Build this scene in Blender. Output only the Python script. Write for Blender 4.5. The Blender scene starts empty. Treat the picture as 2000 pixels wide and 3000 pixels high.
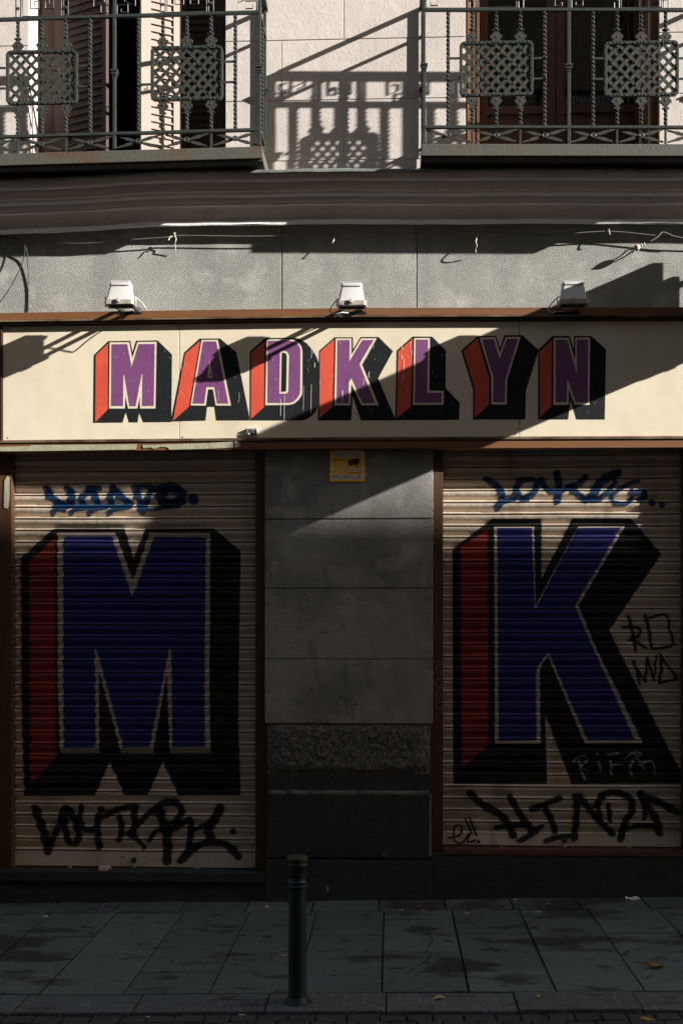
import bpy, bmesh, math, random
from mathutils import Vector, Matrix
from mathutils.geometry import tessellate_polygon
random.seed(7)
R = math.radians
SC = bpy.context.scene
COL = SC.collection

# ------------------------------------------------------------------ camera geometry
F, D, EYE, HOR = 3500.0, 7.4, 1.7, 1840.0
PSI = math.atan(147 / F)
CS, SN = math.cos(PSI), math.sin(PSI)

def ray(px, py):
    u, v = (px - 1000) / F, (HOR - py) / F
    return Vector((CS * u - SN, SN * u + CS, v))

def P(px, py, d=0.0):
    """point of the plane parallel to the facade, d metres in front of it"""
    r = ray(px, py)
    t = (D - d) / r.y
    return Vector((r.x * t, -d, EYE + r.z * t))

_a, _b = P(0, 2646), P(2000, 2628)
GB = (_b.z - _a.z) / (_b.x - _a.x)
GA = _a.z - GB * _a.x

def gz(x):
    return GA + GB * x

def G(px, py):
    """point of the sloping pavement"""
    r = ray(px, py)
    t = (GA - EYE) / (r.z - GB * r.x)
    return Vector((r.x * t, -D + r.y * t, EYE + r.z * t))

# ------------------------------------------------------------------ materials
def rgb(c):
    return (c[0], c[1], c[2], 1)

def mk(name, base, rough=0.8, layers=(), bumps=(), metal=0.0, spec=0.4, island=0.0):
    """layers: (scale|vec, detail, colour2, lo, hi)   bumps: (scale|vec, detail, strength, distance)"""
    m = bpy.data.materials.new(name)
    m.use_nodes = True
    nt = m.node_tree
    N, L = nt.nodes, nt.links
    b = N['Principled BSDF']
    b.inputs['Roughness'].default_value = rough
    b.inputs['Metallic'].default_value = metal
    b.inputs['Specular IOR Level'].default_value = spec
    geo = N.new('ShaderNodeNewGeometry')
    cur = None

    def noise(scale, detail):
        t = N.new('ShaderNodeTexNoise')
        t.inputs['Detail'].default_value = detail
        t.inputs['Roughness'].default_value = 0.6
        if isinstance(scale, (tuple, list)):
            mp = N.new('ShaderNodeMapping')
            mp.inputs['Scale'].default_value = scale
            L.new(geo.outputs['Position'], mp.inputs['Vector'])
            L.new(mp.outputs['Vector'], t.inputs['Vector'])
            t.inputs['Scale'].default_value = 1
        else:
            L.new(geo.outputs['Position'], t.inputs['Vector'])
            t.inputs['Scale'].default_value = scale
        return t.outputs['Fac']
    for (s, dt, c2, lo, hi) in layers:
        f = noise(s, dt)
        mr = N.new('ShaderNodeMapRange')
        mr.inputs['From Min'].default_value = lo
        mr.inputs['From Max'].default_value = hi
        L.new(f, mr.inputs['Value'])
        mx = N.new('ShaderNodeMix')
        mx.data_type = 'RGBA'
        L.new(mr.outputs['Result'], mx.inputs['Factor'])
        if cur is None:
            mx.inputs['A'].default_value = rgb(base)
        else:
            L.new(cur, mx.inputs['A'])
        mx.inputs['B'].default_value = rgb(c2)
        cur = mx.outputs['Result']
    if island and cur is not None:
        mr = N.new('ShaderNodeMapRange')
        mr.inputs['To Min'].default_value = 1 - island
        mr.inputs['To Max'].default_value = 1 + island
        L.new(geo.outputs['Random Per Island'], mr.inputs['Value'])
        hs = N.new('ShaderNodeHueSaturation')
        L.new(cur, hs.inputs['Color'])
        L.new(mr.outputs['Result'], hs.inputs['Value'])
        cur = hs.outputs['Color']
    if cur is None:
        b.inputs['Base Color'].default_value = rgb(base)
    else:
        L.new(cur, b.inputs['Base Color'])
    prev = None
    for (s, dt, st, di) in bumps:
        f = noise(s, dt)
        bp = N.new('ShaderNodeBump')
        bp.inputs['Strength'].default_value = st
        bp.inputs['Distance'].default_value = di
        L.new(f, bp.inputs['Height'])
        if prev:
            L.new(prev, bp.inputs['Normal'])
        prev = bp.outputs['Normal']
    if prev:
        L.new(prev, b.inputs['Normal'])
    return m

def mk_spray(name, base, alpha=1.0, lo=0.55):
    """spray paint that thins out towards the edge of the stroke (vertex attribute 'edge')"""
    m = bpy.data.materials.new(name)
    m.use_nodes = True
    nt = m.node_tree
    N, L = nt.nodes, nt.links
    b = N['Principled BSDF']
    b.inputs['Base Color'].default_value = rgb(base)
    b.inputs['Roughness'].default_value = 0.55
    at = N.new('ShaderNodeAttribute')
    at.attribute_name = 'edge'
    geo = N.new('ShaderNodeNewGeometry')
    nz = N.new('ShaderNodeTexNoise')
    nz.inputs['Scale'].default_value = 160
    L.new(geo.outputs['Position'], nz.inputs['Vector'])
    ad = N.new('ShaderNodeMath')
    ad.operation = 'MULTIPLY_ADD'
    ad.inputs[1].default_value = 0.5
    L.new(nz.outputs['Fac'], ad.inputs[0])
    L.new(at.outputs['Fac'], ad.inputs[2])
    mr = N.new('ShaderNodeMapRange')
    mr.inputs['From Min'].default_value = lo + 0.42
    mr.inputs['From Max'].default_value = 1.28
    mr.inputs['To Min'].default_value = alpha
    mr.inputs['To Max'].default_value = 0
    L.new(ad.outputs[0], mr.inputs['Value'])
    L.new(mr.outputs['Result'], b.inputs['Alpha'])
    return m

def mk_glass(name, tint=(0.02, 0.025, 0.03)):
    m = bpy.data.materials.new(name)
    m.use_nodes = True
    nt = m.node_tree
    N, L = nt.nodes, nt.links
    N.remove(N['Principled BSDF'])
    out = N['Material Output']
    tr = N.new('ShaderNodeBsdfTransparent')
    tr.inputs['Color'].default_value = (0.75, 0.8, 0.8, 1)
    gl = N.new('ShaderNodeBsdfGlossy')
    gl.inputs['Roughness'].default_value = 0.03
    fr = N.new('ShaderNodeFresnel')
    fr.inputs['IOR'].default_value = 1.5
    mx = N.new('ShaderNodeMixShader')
    L.new(fr.outputs[0], mx.inputs[0])
    L.new(tr.outputs[0], mx.inputs[1])
    L.new(gl.outputs[0], mx.inputs[2])
    L.new(mx.outputs[0], out.inputs[0])
    return m

M = {}
M['stucco'] = mk('pink_stucco', (0.505, 0.46, 0.425), 0.9,
                 [(1.6, 3, (0.44, 0.395, 0.36), 0.45, 0.75), ((6, 6, 2.0), 5, (0.42, 0.375, 0.34), 0.58, 0.8), (90, 2, (0.55, 0.5, 0.465), 0.5, 0.8)],
                 [((90, 90, 50), 3, 0.35, 0.005), (4, 3, 0.3, 0.02)])
M['cornice'] = mk('cornice_paint', (0.63, 0.545, 0.51), 0.9,
                  [(3, 4, (0.55, 0.47, 0.44), 0.45, 0.7), ((9, 9, 2), 5, (0.4, 0.32, 0.3), 0.6, 0.8), (60, 3, (0.3, 0.26, 0.24), 0.68, 0.76)],
                  [(45, 3, 0.4, 0.005)])
M['cornice_lip'] = mk('cornice_lip_lightened', (0.9, 0.91, 0.87), 0.9,
                      [((5, 5, 20), 4, (0.76, 0.77, 0.71), 0.5, 0.8)], [(40, 4, 0.5, 0.005)])  # grey lip paint, lightened further for the sky light the lips catch
M['roughcast'] = mk('grey_roughcast', (0.315, 0.318, 0.292), 0.95,
                    [(1.6, 4, (0.22, 0.225, 0.205), 0.40, 0.62), ((3.0, 3.0, 0.6), 4, (0.2, 0.205, 0.19), 0.50, 0.66), (5, 3, (0.38, 0.38, 0.35), 0.53, 0.7),
                     (190, 1, (0.2, 0.2, 0.195), 0.5, 0.66), (180, 1, (0.5, 0.49, 0.46), 0.58, 0.72)],
                    [(200, 1, 0.75, 0.010)])
M['pier'] = mk('dark_grey_render', (0.3, 0.29, 0.262), 0.95,
               [(1.7, 4, (0.17, 0.165, 0.155), 0.44, 0.6), (4.0, 4, (0.4, 0.385, 0.35), 0.56, 0.7), ((9, 9, 3), 5, (0.15, 0.148, 0.142), 0.57, 0.7),
                (190, 1, (0.12, 0.117, 0.11), 0.5, 0.66), (180, 1, (0.46, 0.44, 0.41), 0.6, 0.72)],
               [(190, 1, 0.75, 0.010)])
M['rock'] = mk('hammered_granite', (0.15, 0.137, 0.115), 0.95,
               [(3, 4, (0.08, 0.075, 0.07), 0.42, 0.7), ((70, 70, 45), 3, (0.24, 0.22, 0.19), 0.54, 0.72), (60, 2, (0.05, 0.05, 0.048), 0.5, 0.62)],
               [((45, 45, 28), 3, 1.0, 0.03), (150, 2, 0.5, 0.006)])
M['plinth'] = mk('black_plinth_paint', (0.020, 0.027, 0.030), 0.8,
                 [(4, 5, (0.012, 0.016, 0.018), 0.42, 0.7), (26, 4, (0.075, 0.073, 0.068), 0.66, 0.76), (120, 2, (0.05, 0.05, 0.05), 0.55, 0.7)],
                 [(40, 4, 0.5, 0.01), (120, 2, 0.5, 0.006)])
M['plinth_edge'] = mk('worn_plinth_edge', (0.13, 0.127, 0.12), 0.9,
                      [(14, 5, (0.05, 0.05, 0.05), 0.45, 0.62)], [(60, 3, 0.8, 0.01)])
M['cream'] = mk('cream_sign_paint', (0.60, 0.53, 0.405), 0.6,
                [(1.4, 4, (0.53, 0.46, 0.335), 0.45, 0.75), ((5, 5, 1.6), 5, (0.545, 0.475, 0.355), 0.56, 0.8), (85, 2, (0.40, 0.32, 0.22), 0.72, 0.78)],
                [(120, 3, 0.25, 0.002), (3, 2, 0.3, 0.02)])
M['ink'] = mk('black_sign_paint', (0.010, 0.0125, 0.013), 0.7,
              [(70, 5, (0.034, 0.037, 0.035), 0.6, 0.75), ((120, 120, 14), 4, (0.4, 0.36, 0.28), 0.75, 0.79)],
              [((80, 80, 18), 3, 0.25, 0.003)], 0.0, 0.12)
M['red'] = mk('red_sign_paint', (0.54, 0.07, 0.038), 0.55,
              [(5, 3, (0.44, 0.055, 0.03), 0.45, 0.75), ((120, 120, 14), 4, (0.75, 0.4, 0.3), 0.76, 0.8)],
              [((80, 80, 18), 3, 0.3, 0.003)])
M['purple'] = mk('purple_sign_paint', (0.155, 0.05, 0.15), 0.55,
                 [(6, 3, (0.13, 0.04, 0.127), 0.45, 0.75), ((110, 110, 14), 4, (0.6, 0.5, 0.55), 0.75, 0.79)],
                 [((80, 80, 18), 3, 0.3, 0.003)])
M['slat'] = mk('cream_shutter_paint', (0.55, 0.465, 0.37), 0.5,
               [(2, 4, (0.47, 0.39, 0.305), 0.42, 0.75), ((22, 22, 50), 5, (0.2, 0.16, 0.125), 0.64, 0.76), ((60, 60, 9), 4, (0.3, 0.245, 0.19), 0.6, 0.8), ((30, 30, 55), 4, (0.09, 0.055, 0.035), 0.68, 0.74), ((5, 5, 1.2), 5, (0.33, 0.27, 0.21), 0.56, 0.72)],
               [((70, 70, 12), 3, 0.2, 0.003), (9, 3, 0.25, 0.02)])
M['shutter_blue'] = mk('navy_shutter_paint', (0.038, 0.038, 0.19), 0.5,
                       [(4, 4, (0.03, 0.03, 0.15), 0.45, 0.75), ((30, 30, 60), 4, (0.2, 0.19, 0.26), 0.73, 0.8)])
M['shutter_red'] = mk('brick_red_shutter_paint', (0.30, 0.048, 0.034), 0.5,
                      [(5, 4, (0.23, 0.038, 0.028), 0.45, 0.75), ((30, 30, 60), 4, (0.4, 0.25, 0.2), 0.74, 0.8)])
M['shutter_ink'] = mk('black_shutter_paint', (0.011, 0.014, 0.015), 0.5,
                      [(6, 4, (0.018, 0.02, 0.021), 0.45, 0.7), ((30, 30, 60), 4, (0.2, 0.18, 0.16), 0.75, 0.82)])
M['shutter_cream'] = mk('cream_outline_paint', (0.52, 0.43, 0.35), 0.5, [(20, 4, (0.33, 0.27, 0.22), 0.55, 0.8)])
M['brown'] = mk('brown_gloss_wood', (0.15, 0.064, 0.023), 0.55,
                [((3, 3, 60), 4, (0.13, 0.05, 0.02), 0.45, 0.75), (40, 4, (0.33, 0.2, 0.12), 0.72, 0.8)],
                [((8, 8, 120), 3, 0.25, 0.003)])
M['jamb'] = mk('brown_jamb_wood', (0.05, 0.022, 0.011), 0.45,
               [((60, 60, 3), 4, (0.035, 0.016, 0.009), 0.45, 0.75), (35, 4, (0.2, 0.12, 0.07), 0.74, 0.8)],
               [((120, 120, 8), 3, 0.25, 0.003)])
M['moulding'] = mk('dark_sign_moulding', (0.16, 0.115, 0.075), 0.5, [((5, 5, 5), 3, (0.06, 0.035, 0.02), 0.42, 0.62)])
M['jamb_lit'] = mk('brown_jamb_wood_lit', (0.06, 0.026, 0.010), 0.6, [((60, 60, 3), 4, (0.042, 0.018, 0.007), 0.45, 0.75), (35, 4, (0.25, 0.15, 0.08), 0.76, 0.8)], [((120, 120, 8), 3, 0.25, 0.003)])  # jamb wood repeated a little lighter for the sunlit posts
M['shutter_wood'] = mk('brown_louvre_wood', (0.045, 0.021, 0.012), 0.6,
                       [((40, 40, 4), 4, (0.03, 0.015, 0.009), 0.42, 0.75)], [((60, 60, 10), 3, 0.3, 0.003)])
M['leaf_sunlit'] = mk('sunlit_louvre_wood', (0.28, 0.225, 0.19), 0.7, [((40, 40, 4), 4, (0.24, 0.19, 0.16), 0.45, 0.75)])  # brown leaf wood, lightened to stand for the strong sun on it
M['iron'] = mk('grey_green_ironwork', (0.034, 0.043, 0.04), 0.42,
               [(30, 4, (0.03, 0.036, 0.034), 0.4, 0.7), (22, 5, (0.085, 0.045, 0.026), 0.62, 0.72), (70, 4, (0.12, 0.12, 0.1), 0.68, 0.78)],
               [(90, 3, 0.5, 0.004)], 0.1, 0.28)
M['iron_pale'] = mk('weathered_ironwork', (0.042, 0.046, 0.038), 0.5,
                    [(25, 4, (0.03, 0.035, 0.03), 0.4, 0.7), (18, 5, (0.08, 0.045, 0.028), 0.58, 0.7)], [(80, 3, 0.5, 0.004)], 0.1, 0.25)
M['slab'] = mk('rusty_balcony_edging', (0.07, 0.067, 0.055), 0.6,
               [((3, 3, 9), 5, (0.085, 0.048, 0.03), 0.5, 0.62), ((18, 18, 3), 4, (0.06, 0.06, 0.055), 0.55, 0.72), (60, 3, (0.2, 0.19, 0.17), 0.68, 0.78)],
               [(50, 3, 0.4, 0.005)])
M['slab_under'] = mk('dark_balcony_soffit', (0.05, 0.048, 0.045), 0.9, [(4, 3, (0.03, 0.03, 0.03), 0.4, 0.7)])
M['lampwhite'] = mk('white_lamp_enamel', (0.43, 0.425, 0.42), 0.4, [(14, 4, (0.5, 0.47, 0.43), 0.5, 0.75), (50, 3, (0.35, 0.31, 0.26), 0.7, 0.8)])
M['lampgrey'] = mk('grey_lamp_metal', (0.34, 0.32, 0.27), 0.5, [(25, 4, (0.16, 0.14, 0.11), 0.5, 0.7)])
M['lampglass'] = mk('dark_lamp_glass', (0.02, 0.022, 0.025), 0.1)
M['black_rubber'] = mk('black_cable_rubber', (0.018, 0.018, 0.018), 0.6)
M['grey_cable'] = mk('old_grey_cable', (0.115, 0.108, 0.092), 0.7, [(20, 3, (0.15, 0.14, 0.12), 0.45, 0.7)])
M['string'] = mk('pale_string', (0.5, 0.46, 0.38), 0.9)
M['terracotta'] = mk('pink_ceramic', (0.5, 0.3, 0.22), 0.5, [(40, 3, (0.35, 0.22, 0.17), 0.5, 0.7)])
M['tape'] = mk('pale_green_tape', (0.31, 0.3, 0.215), 0.6, [(20, 4, (0.25, 0.235, 0.165), 0.45, 0.7)], [((90, 90, 30), 3, 0.6, 0.004)])
M['yellow'] = mk('yellow_alarm_plate', (0.93, 0.48, 0.02), 0.4, [(12, 3, (0.86, 0.43, 0.018), 0.45, 0.7)])
M['platewhite'] = mk('white_alarm_print', (0.82, 0.8, 0.78), 0.4)
M['print'] = mk('black_alarm_print', (0.015, 0.017, 0.02), 0.4)
M['slabstone'] = mk('granite_paving', (0.078, 0.104, 0.108), 0.8,
                    [(0.9, 4, (0.056, 0.076, 0.08), 0.4, 0.7), (60, 2, (0.125, 0.145, 0.148), 0.55, 0.75), (75, 2, (0.05, 0.06, 0.062), 0.58, 0.7), ((1.3, 2.6, 3), 9, (0.02, 0.024, 0.025), 0.545, 0.60),
                     ((5, 9, 7), 8, (0.022, 0.026, 0.027), 0.59, 0.64), (24, 3, (0.02, 0.022, 0.022), 0.69, 0.73), (130, 2, (0.2, 0.21, 0.205), 0.62, 0.7)],
                    [(70, 3, 0.5, 0.008), (3, 3, 0.3, 0.02)], island=0.2)
M['kerbstone'] = mk('granite_kerb', (0.068, 0.085, 0.098), 0.75,
                    [(2.2, 4, (0.06, 0.075, 0.086), 0.4, 0.7), ((3.5, 9, 3), 6, (0.028, 0.031, 0.034), 0.55, 0.62), (90, 2, (0.26, 0.28, 0.3), 0.58, 0.7), (80, 2, (0.05, 0.056, 0.06), 0.56, 0.66)],
                    [(70, 3, 0.5, 0.008)], island=0.12)
M['grout'] = mk('black_paving_joint', (0.016, 0.017, 0.017), 0.95)
M['sett'] = mk('dark_stone_sett', (0.04, 0.048, 0.052), 0.55,
               [(6, 4, (0.022, 0.025, 0.026), 0.4, 0.7), (90, 3, (0.09, 0.095, 0.095), 0.62, 0.75)], [(35, 3, 0.6, 0.012)])
M['bollard'] = mk('dark_green_cast_iron', (0.008, 0.016, 0.018), 0.5,
                  [(9, 4, (0.017, 0.017, 0.015), 0.5, 0.75)], [(50, 3, 0.35, 0.004)], 0.2)
M['bollard_top'] = mk('worn_bollard_top', (0.03, 0.025, 0.022), 0.55, [(30, 4, (0.03, 0.03, 0.03), 0.45, 0.65)], [], 0.2)
M['leaf_ochre'] = mk('ochre_dry_leaf', (0.34, 0.2, 0.05), 0.8, [(40, 3, (0.2, 0.11, 0.03), 0.45, 0.7)])
M['leaf_yellow'] = mk('yellow_dry_leaf', (0.42, 0.34, 0.09), 0.8, [(40, 3, (0.28, 0.2, 0.05), 0.45, 0.7)])
M['leaf_brown'] = mk('brown_dry_leaf', (0.16, 0.075, 0.035), 0.8, [(40, 3, (0.1, 0.05, 0.03), 0.45, 0.7)])
M['paper'] = mk('white_paper', (0.62, 0.62, 0.66), 0.9)
M['pinkprint'] = mk('pink_print', (0.5, 0.1, 0.16), 0.8)
M['glass'] = mk_glass('window_glass')
M['room'] = mk('dark_room', (0.022, 0.02, 0.018), 0.9)
M['curtain'] = mk('brown_net_curtain', (0.06, 0.045, 0.035), 0.9)
M['doorwood'] = mk('dark_varnished_door', (0.06, 0.025, 0.013), 0.4, [((50, 50, 4), 4, (0.045, 0.018, 0.01), 0.45, 0.75)])
M['doorframe'] = mk('orange_varnished_frame', (0.125, 0.058, 0.026), 0.5, [((50, 50, 4), 4, (0.085, 0.038, 0.018), 0.45, 0.75)])
M['pipe'] = mk('pale_metal_pole', (0.3, 0.29, 0.22), 0.5)
M['flashing'] = mk('grey_lead_flashing', (0.17, 0.19, 0.17), 0.5, [(20, 3, (0.1, 0.11, 0.1), 0.45, 0.7)])
M['foil'] = mk('crumpled_silver_metal', (0.55, 0.58, 0.58), 0.25, [(60, 3, (0.1, 0.12, 0.12), 0.5, 0.62)], [(60, 3, 1.0, 0.02)], 0.7)
M['spray_blue'] = mk_spray('blue_spray', (0.005, 0.034, 0.095))
M['spray_black'] = mk_spray('black_spray', (0.012, 0.013, 0.014))
M['spray_white'] = mk_spray('grey_spray', (0.38, 0.36, 0.36), 0.75, 0.2)
M['marker_white'] = mk_spray('white_marker', (0.42, 0.36, 0.32), 0.55, 0.6)
M['spray_teal'] = mk_spray('faded_teal_spray', (0.02, 0.075, 0.09), 0.28, -0.1)
M['smear'] = mk('dark_red_smear', (0.12, 0.01, 0.02), 0.6)
M['chalk'] = mk_spray('white_paint_splash', (0.5, 0.48, 0.45), 0.9, 0.2)
M['opp'] = mk('ochre_far_facade', (0.30, 0.235, 0.17), 0.9, [(1.5, 4, (0.24, 0.19, 0.14), 0.45, 0.7)])
M['opp2'] = mk('grey_far_facade', (0.25, 0.235, 0.22), 0.9, [(1.5, 4, (0.2, 0.19, 0.18), 0.45, 0.7)])
M['opptrim'] = mk('far_stone_trim', (0.36, 0.34, 0.31), 0.9)
M['tile'] = mk('far_roof_tile', (0.22, 0.09, 0.05), 0.9)
M['signpanel'] = mk('grey_projecting_panel', (0.3, 0.3, 0.3), 0.5)

# ------------------------------------------------------------------ mesh builder
ROOT = {}

class MB:
    def __init__(s):
        s.v, s.f, s.m, s.a = [], [], [], []

    def add(s, vs, fs, mi=0, attr=None):
        o = len(s.v)
        s.v += [Vector(p) for p in vs]
        s.a += list(attr) if attr else [0.0] * len(vs)
        for f in fs:
            s.f.append([o + i for i in f])
            s.m.append(mi)

    def hexa(s, f4, b4, mi=0):
        s.add(list(f4) + list(b4), [(0, 1, 2, 3), (7, 6, 5, 4), (0, 4, 5, 1), (1, 5, 6, 2), (2, 6, 7, 3), (3, 7, 4, 0)], mi)

    def box(s, x0, x1, y0, y1, z0, z1, mi=0):
        s.hexa([(x0, y0, z0), (x1, y0, z0), (x1, y0, z1), (x0, y0, z1)], [(x0, y1, z0), (x1, y1, z0), (x1, y1, z1), (x0, y1, z1)], mi)

    def prism(s, pts, y0, y1, mi=0):
        """pts: world Vectors or (x,z); outline extruded from y0 (front) to y1 (back)"""
        q = [(p.x, p.z) if isinstance(p, Vector) else p for p in pts]
        n = len(q)
        vs = [(x, y0, z) for x, z in q] + [(x, y1, z) for x, z in q]
        tri = tessellate_polygon([[Vector((x, z, 0)) for x, z in q]])
        fs = [tuple(t) for t in tri] + [tuple(n + i for i in reversed(t)) for t in tri]
        fs += [(i, (i + 1) % n, n + (i + 1) % n, n + i) for i in range(n)]
        s.add(vs, fs, mi)

    def pprism(s, pts, df, db, mi=0):
        """pixel outline on the plane df in front of the wall, going back to db"""
        s.prism([P(x, y, df) for x, y in pts], -df, -db, mi)

    def prect(s, x0, y0, x1, y1, df, db, mi=0, s0=0.0):
        dy = s0 * (x1 - x0)
        s.pprism([(x0, y1), (x1, y1 + dy), (x1, y0 + dy), (x0, y0)], df, db, mi)

    def tube(s, path, r, n=8, mi=0, caps=True):
        path = [Vector(p) for p in path]
        rs = r if isinstance(r, (list, tuple)) else [r] * len(path)
        t0 = (path[1] - path[0]).normalized()
        up = Vector((0, 0, 1)) if abs(t0.z) < 0.9 else Vector((1, 0, 0))
        nrm = t0.cross(up).normalized()
        vs = []
        for i, p in enumerate(path):
            a, b = path[max(i - 1, 0)], path[min(i + 1, len(path) - 1)]
            t = (b - a).normalized()
            nrm = (nrm - t * nrm.dot(t)).normalized()
            bn = t.cross(nrm)
            for k in range(n):
                q = 2 * math.pi * k / n
                vs.append(p + (nrm * math.cos(q) + bn * math.sin(q)) * rs[i])
        fs = []
        for i in range(len(path) - 1):
            for k in range(n):
                fs.append((i * n + k, i * n + (k + 1) % n, (i + 1) * n + (k + 1) % n, (i + 1) * n + k))
        if caps:
            fs.append(tuple(reversed(range(n))))
            fs.append(tuple((len(path) - 1) * n + k for k in range(n)))
        s.add(vs, fs, mi)

    def lathe(s, prof, c, n=32, mi=0):
        vs, fs = [], []
        for r, z in prof:
            for k in range(n):
                q = 2 * math.pi * k / n
                vs.append((c[0] + r * math.cos(q), c[1] + r * math.sin(q), c[2] + z))
        for i in range(len(prof) - 1):
            for k in range(n):
                fs.append((i * n + k, i * n + (k + 1) % n, (i + 1) * n + (k + 1) % n, (i + 1) * n + k))
        fs.append(tuple(reversed(range(n))))
        fs.append(tuple((len(prof) - 1) * n + k for k in range(n)))
        s.add(vs, fs, mi)

    def sphere(s, c, r, n=12, mi=0, sc=(1, 1, 1)):
        vs, fs = [], []
        m = n // 2
        for i in range(m + 1):
            th = math.pi * i / m
            for k in range(n):
                q = 2 * math.pi * k / n
                vs.append((c[0] + r * sc[0] * math.sin(th) * math.cos(q), c[1] + r * sc[1] * math.sin(th) * math.sin(q), c[2] + r * sc[2] * math.cos(th)))
        for i in range(m):
            for k in range(n):
                fs.append((i * n + k, (i + 1) * n + k, (i + 1) * n + (k + 1) % n, i * n + (k + 1) % n))
        s.add(vs, fs, mi)

    def build(s, name, mats, parent=None, bevel=0.0, smooth=False, attr=False, local=False, seg=2):
        org = Vector((0, 0, 0))
        if parent is not None and not local:
            org = ROOT[parent.name]
        me = bpy.data.meshes.new(name)
        me.from_pydata([v - org for v in s.v], [], s.f)
        if not isinstance(mats, (list, tuple)):
            mats = [mats]
        for m in mats:
            me.materials.append(M[m] if isinstance(m, str) else m)
        me.polygons.foreach_set('material_index', s.m)
        if attr:
            at = me.attributes.new('edge', 'FLOAT', 'POINT')
            at.data.foreach_set('value', s.a)
        if not attr:
            bm = bmesh.new()
            bm.from_mesh(me)
            bmesh.ops.remove_doubles(bm, verts=bm.verts, dist=1e-6)
            bmesh.ops.recalc_face_normals(bm, faces=bm.faces)
            if bevel:
                es = [e for e in bm.edges if len(e.link_faces) == 2 and e.calc_face_angle(0) > 0.5]
                bmesh.ops.bevel(bm, geom=es, offset=bevel, segments=seg, affect='EDGES', profile=0.6, clamp_overlap=True)
            bm.to_mesh(me)
            bm.free()
        if smooth:
            me.polygons.foreach_set('use_smooth', [True] * len(me.polygons))
            try:
                me.set_sharp_from_angle(angle=R(42))
            except Exception:
                pass
        o = bpy.data.objects.new(name, me)
        COL.objects.link(o)
        if parent is not None:
            o.parent = parent
            ROOT[o.name] = ROOT[parent.name]
        else:
            ROOT[o.name] = org
        return o

def tag(o, label=None, cat=None, group=None, kind=None):
    if label: o['label'] = label
    if cat: o['category'] = cat
    if group: o['group'] = group
    if kind: o['kind'] = kind
    return o

def thing(name, loc, label, cat, group=None):
    o = bpy.data.objects.new(name, None)
    o.empty_display_size = 0.1
    o.location = loc
    COL.objects.link(o)
    ROOT[o.name] = Vector(loc)
    return tag(o, label, cat, group)

def inst(me_obj, parent, pos, rot=None, name=None, label=None):
    """another part sharing the mesh of me_obj (mesh is local), at world position pos"""
    o = me_obj.copy()
    COL.objects.link(o)
    o.parent = parent
    o.location = Vector(pos) - ROOT[parent.name]
    if rot is not None:
        o.rotation_euler = rot
    ROOT[o.name] = Vector(pos)
    return o

def copy_tree(o, parent=None):
    c = o.copy()
    COL.objects.link(c)
    if parent is not None:
        c.parent = parent
    for ch in list(o.children):
        copy_tree(ch, c)
    return c

def catmull(pts, n=6):
    if len(pts) < 3:
        a, b = pts
        return [tuple(a[k] + (b[k] - a[k]) * i / n for k in range(len(a))) for i in range(n + 1)]
    out = []
    q = [pts[0]] + list(pts) + [pts[-1]]
    for i in range(1, len(q) - 2):
        p0, p1, p2, p3 = q[i - 1], q[i], q[i + 1], q[i + 2]
        for j in range(n):
            t = j / n
            out.append(tuple(0.5 * (2 * p1[k] + (p2[k] - p0[k]) * t + (2 * p0[k] - 5 * p1[k] + 4 * p2[k] - p3[k]) * t * t + (3 * p1[k] - p0[k] - 3 * p2[k] + p3[k]) * t ** 3) for k in range(len(p1))))
    out.append(tuple(pts[-1]))
    return out

# ------------------------------------------------------------------ paint on flat or corrugated surfaces
def stroke_tris(pts, w):
    """pixel polyline -> list of convex polys [(px,py,edge)...]"""
    c = catmull(pts, 6)
    h = w / 2
    polys, L_, R_ = [], [], []
    n = len(c)
    for i in range(n):
        a, b = c[max(i - 1, 0)], c[min(i + 1, n - 1)]
        dx, dy = b[0] - a[0], b[1] - a[1]
        l = math.hypot(dx, dy) or 1
        wob = h * (1 + 0.12 * math.sin(i * 1.7 + pts[0][0]))
        L_.append((c[i][0] - dy / l * wob, c[i][1] + dx / l * wob, 1.0))
        R_.append((c[i][0] + dy / l * wob, c[i][1] - dx / l * wob, 1.0))
    C_ = [(p[0], p[1], 0.0) for p in c]
    for i in range(n - 1):
        polys.append([C_[i], C_[i + 1], L_[i + 1], L_[i]])
        polys.append([C_[i], R_[i], R_[i + 1], C_[i + 1]])
    for e, sgn in ((0, -1), (n - 1, 1)):
        a, b = (c[0], c[1]) if e == 0 else (c[n - 2], c[n - 1])
        ang = math.atan2(b[1] - a[1], b[0] - a[0])
        base = C_[e]
        ring = []
        for k in range(7):
            q = ang + sgn * (-math.pi / 2 + math.pi * k / 6) + (math.pi if sgn < 0 else 0) * 0
            if sgn < 0:
                q = ang + math.pi / 2 + math.pi * k / 6
            else:
                q = ang - math.pi / 2 + math.pi * k / 6
            ring.append((base[0] + h * math.cos(q), base[1] + h * math.sin(q), 1.0))
        for k in range(6):
            polys.append([base, ring[k], ring[k + 1]])
    return polys

def dot_tris(x, y, r):
    ring = [(x + r * math.cos(2 * math.pi * k / 12), y + r * math.sin(2 * math.pi * k / 12), 1.0) for k in range(12)]
    return [[(x, y, 0.0), ring[k], ring[(k + 1) % 12]] for k in range(12)]

def poly_tris(pts):
    if len(pts) == 3:
        return [[(x, y, 0.0) for x, y in pts]]
    t = tessellate_polygon([[Vector((x, y, 0)) for x, y in pts]])
    return [[(pts[i][0], pts[i][1], 0.0) for i in tr] for tr in t]

def clip_z(poly, z, keep_above):
    out = []
    for i in range(len(poly)):
        a, b = poly[i], poly[(i + 1) % len(poly)]
        ia, ib = (a[1] >= z) == keep_above, (b[1] >= z) == keep_above
        if ia:
            out.append(a)
        if ia != ib:
            t = (z - a[1]) / (b[1] - a[1])
            out.append(tuple(a[k] + (b[k] - a[k]) * t for k in range(3)))
    return out

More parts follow.
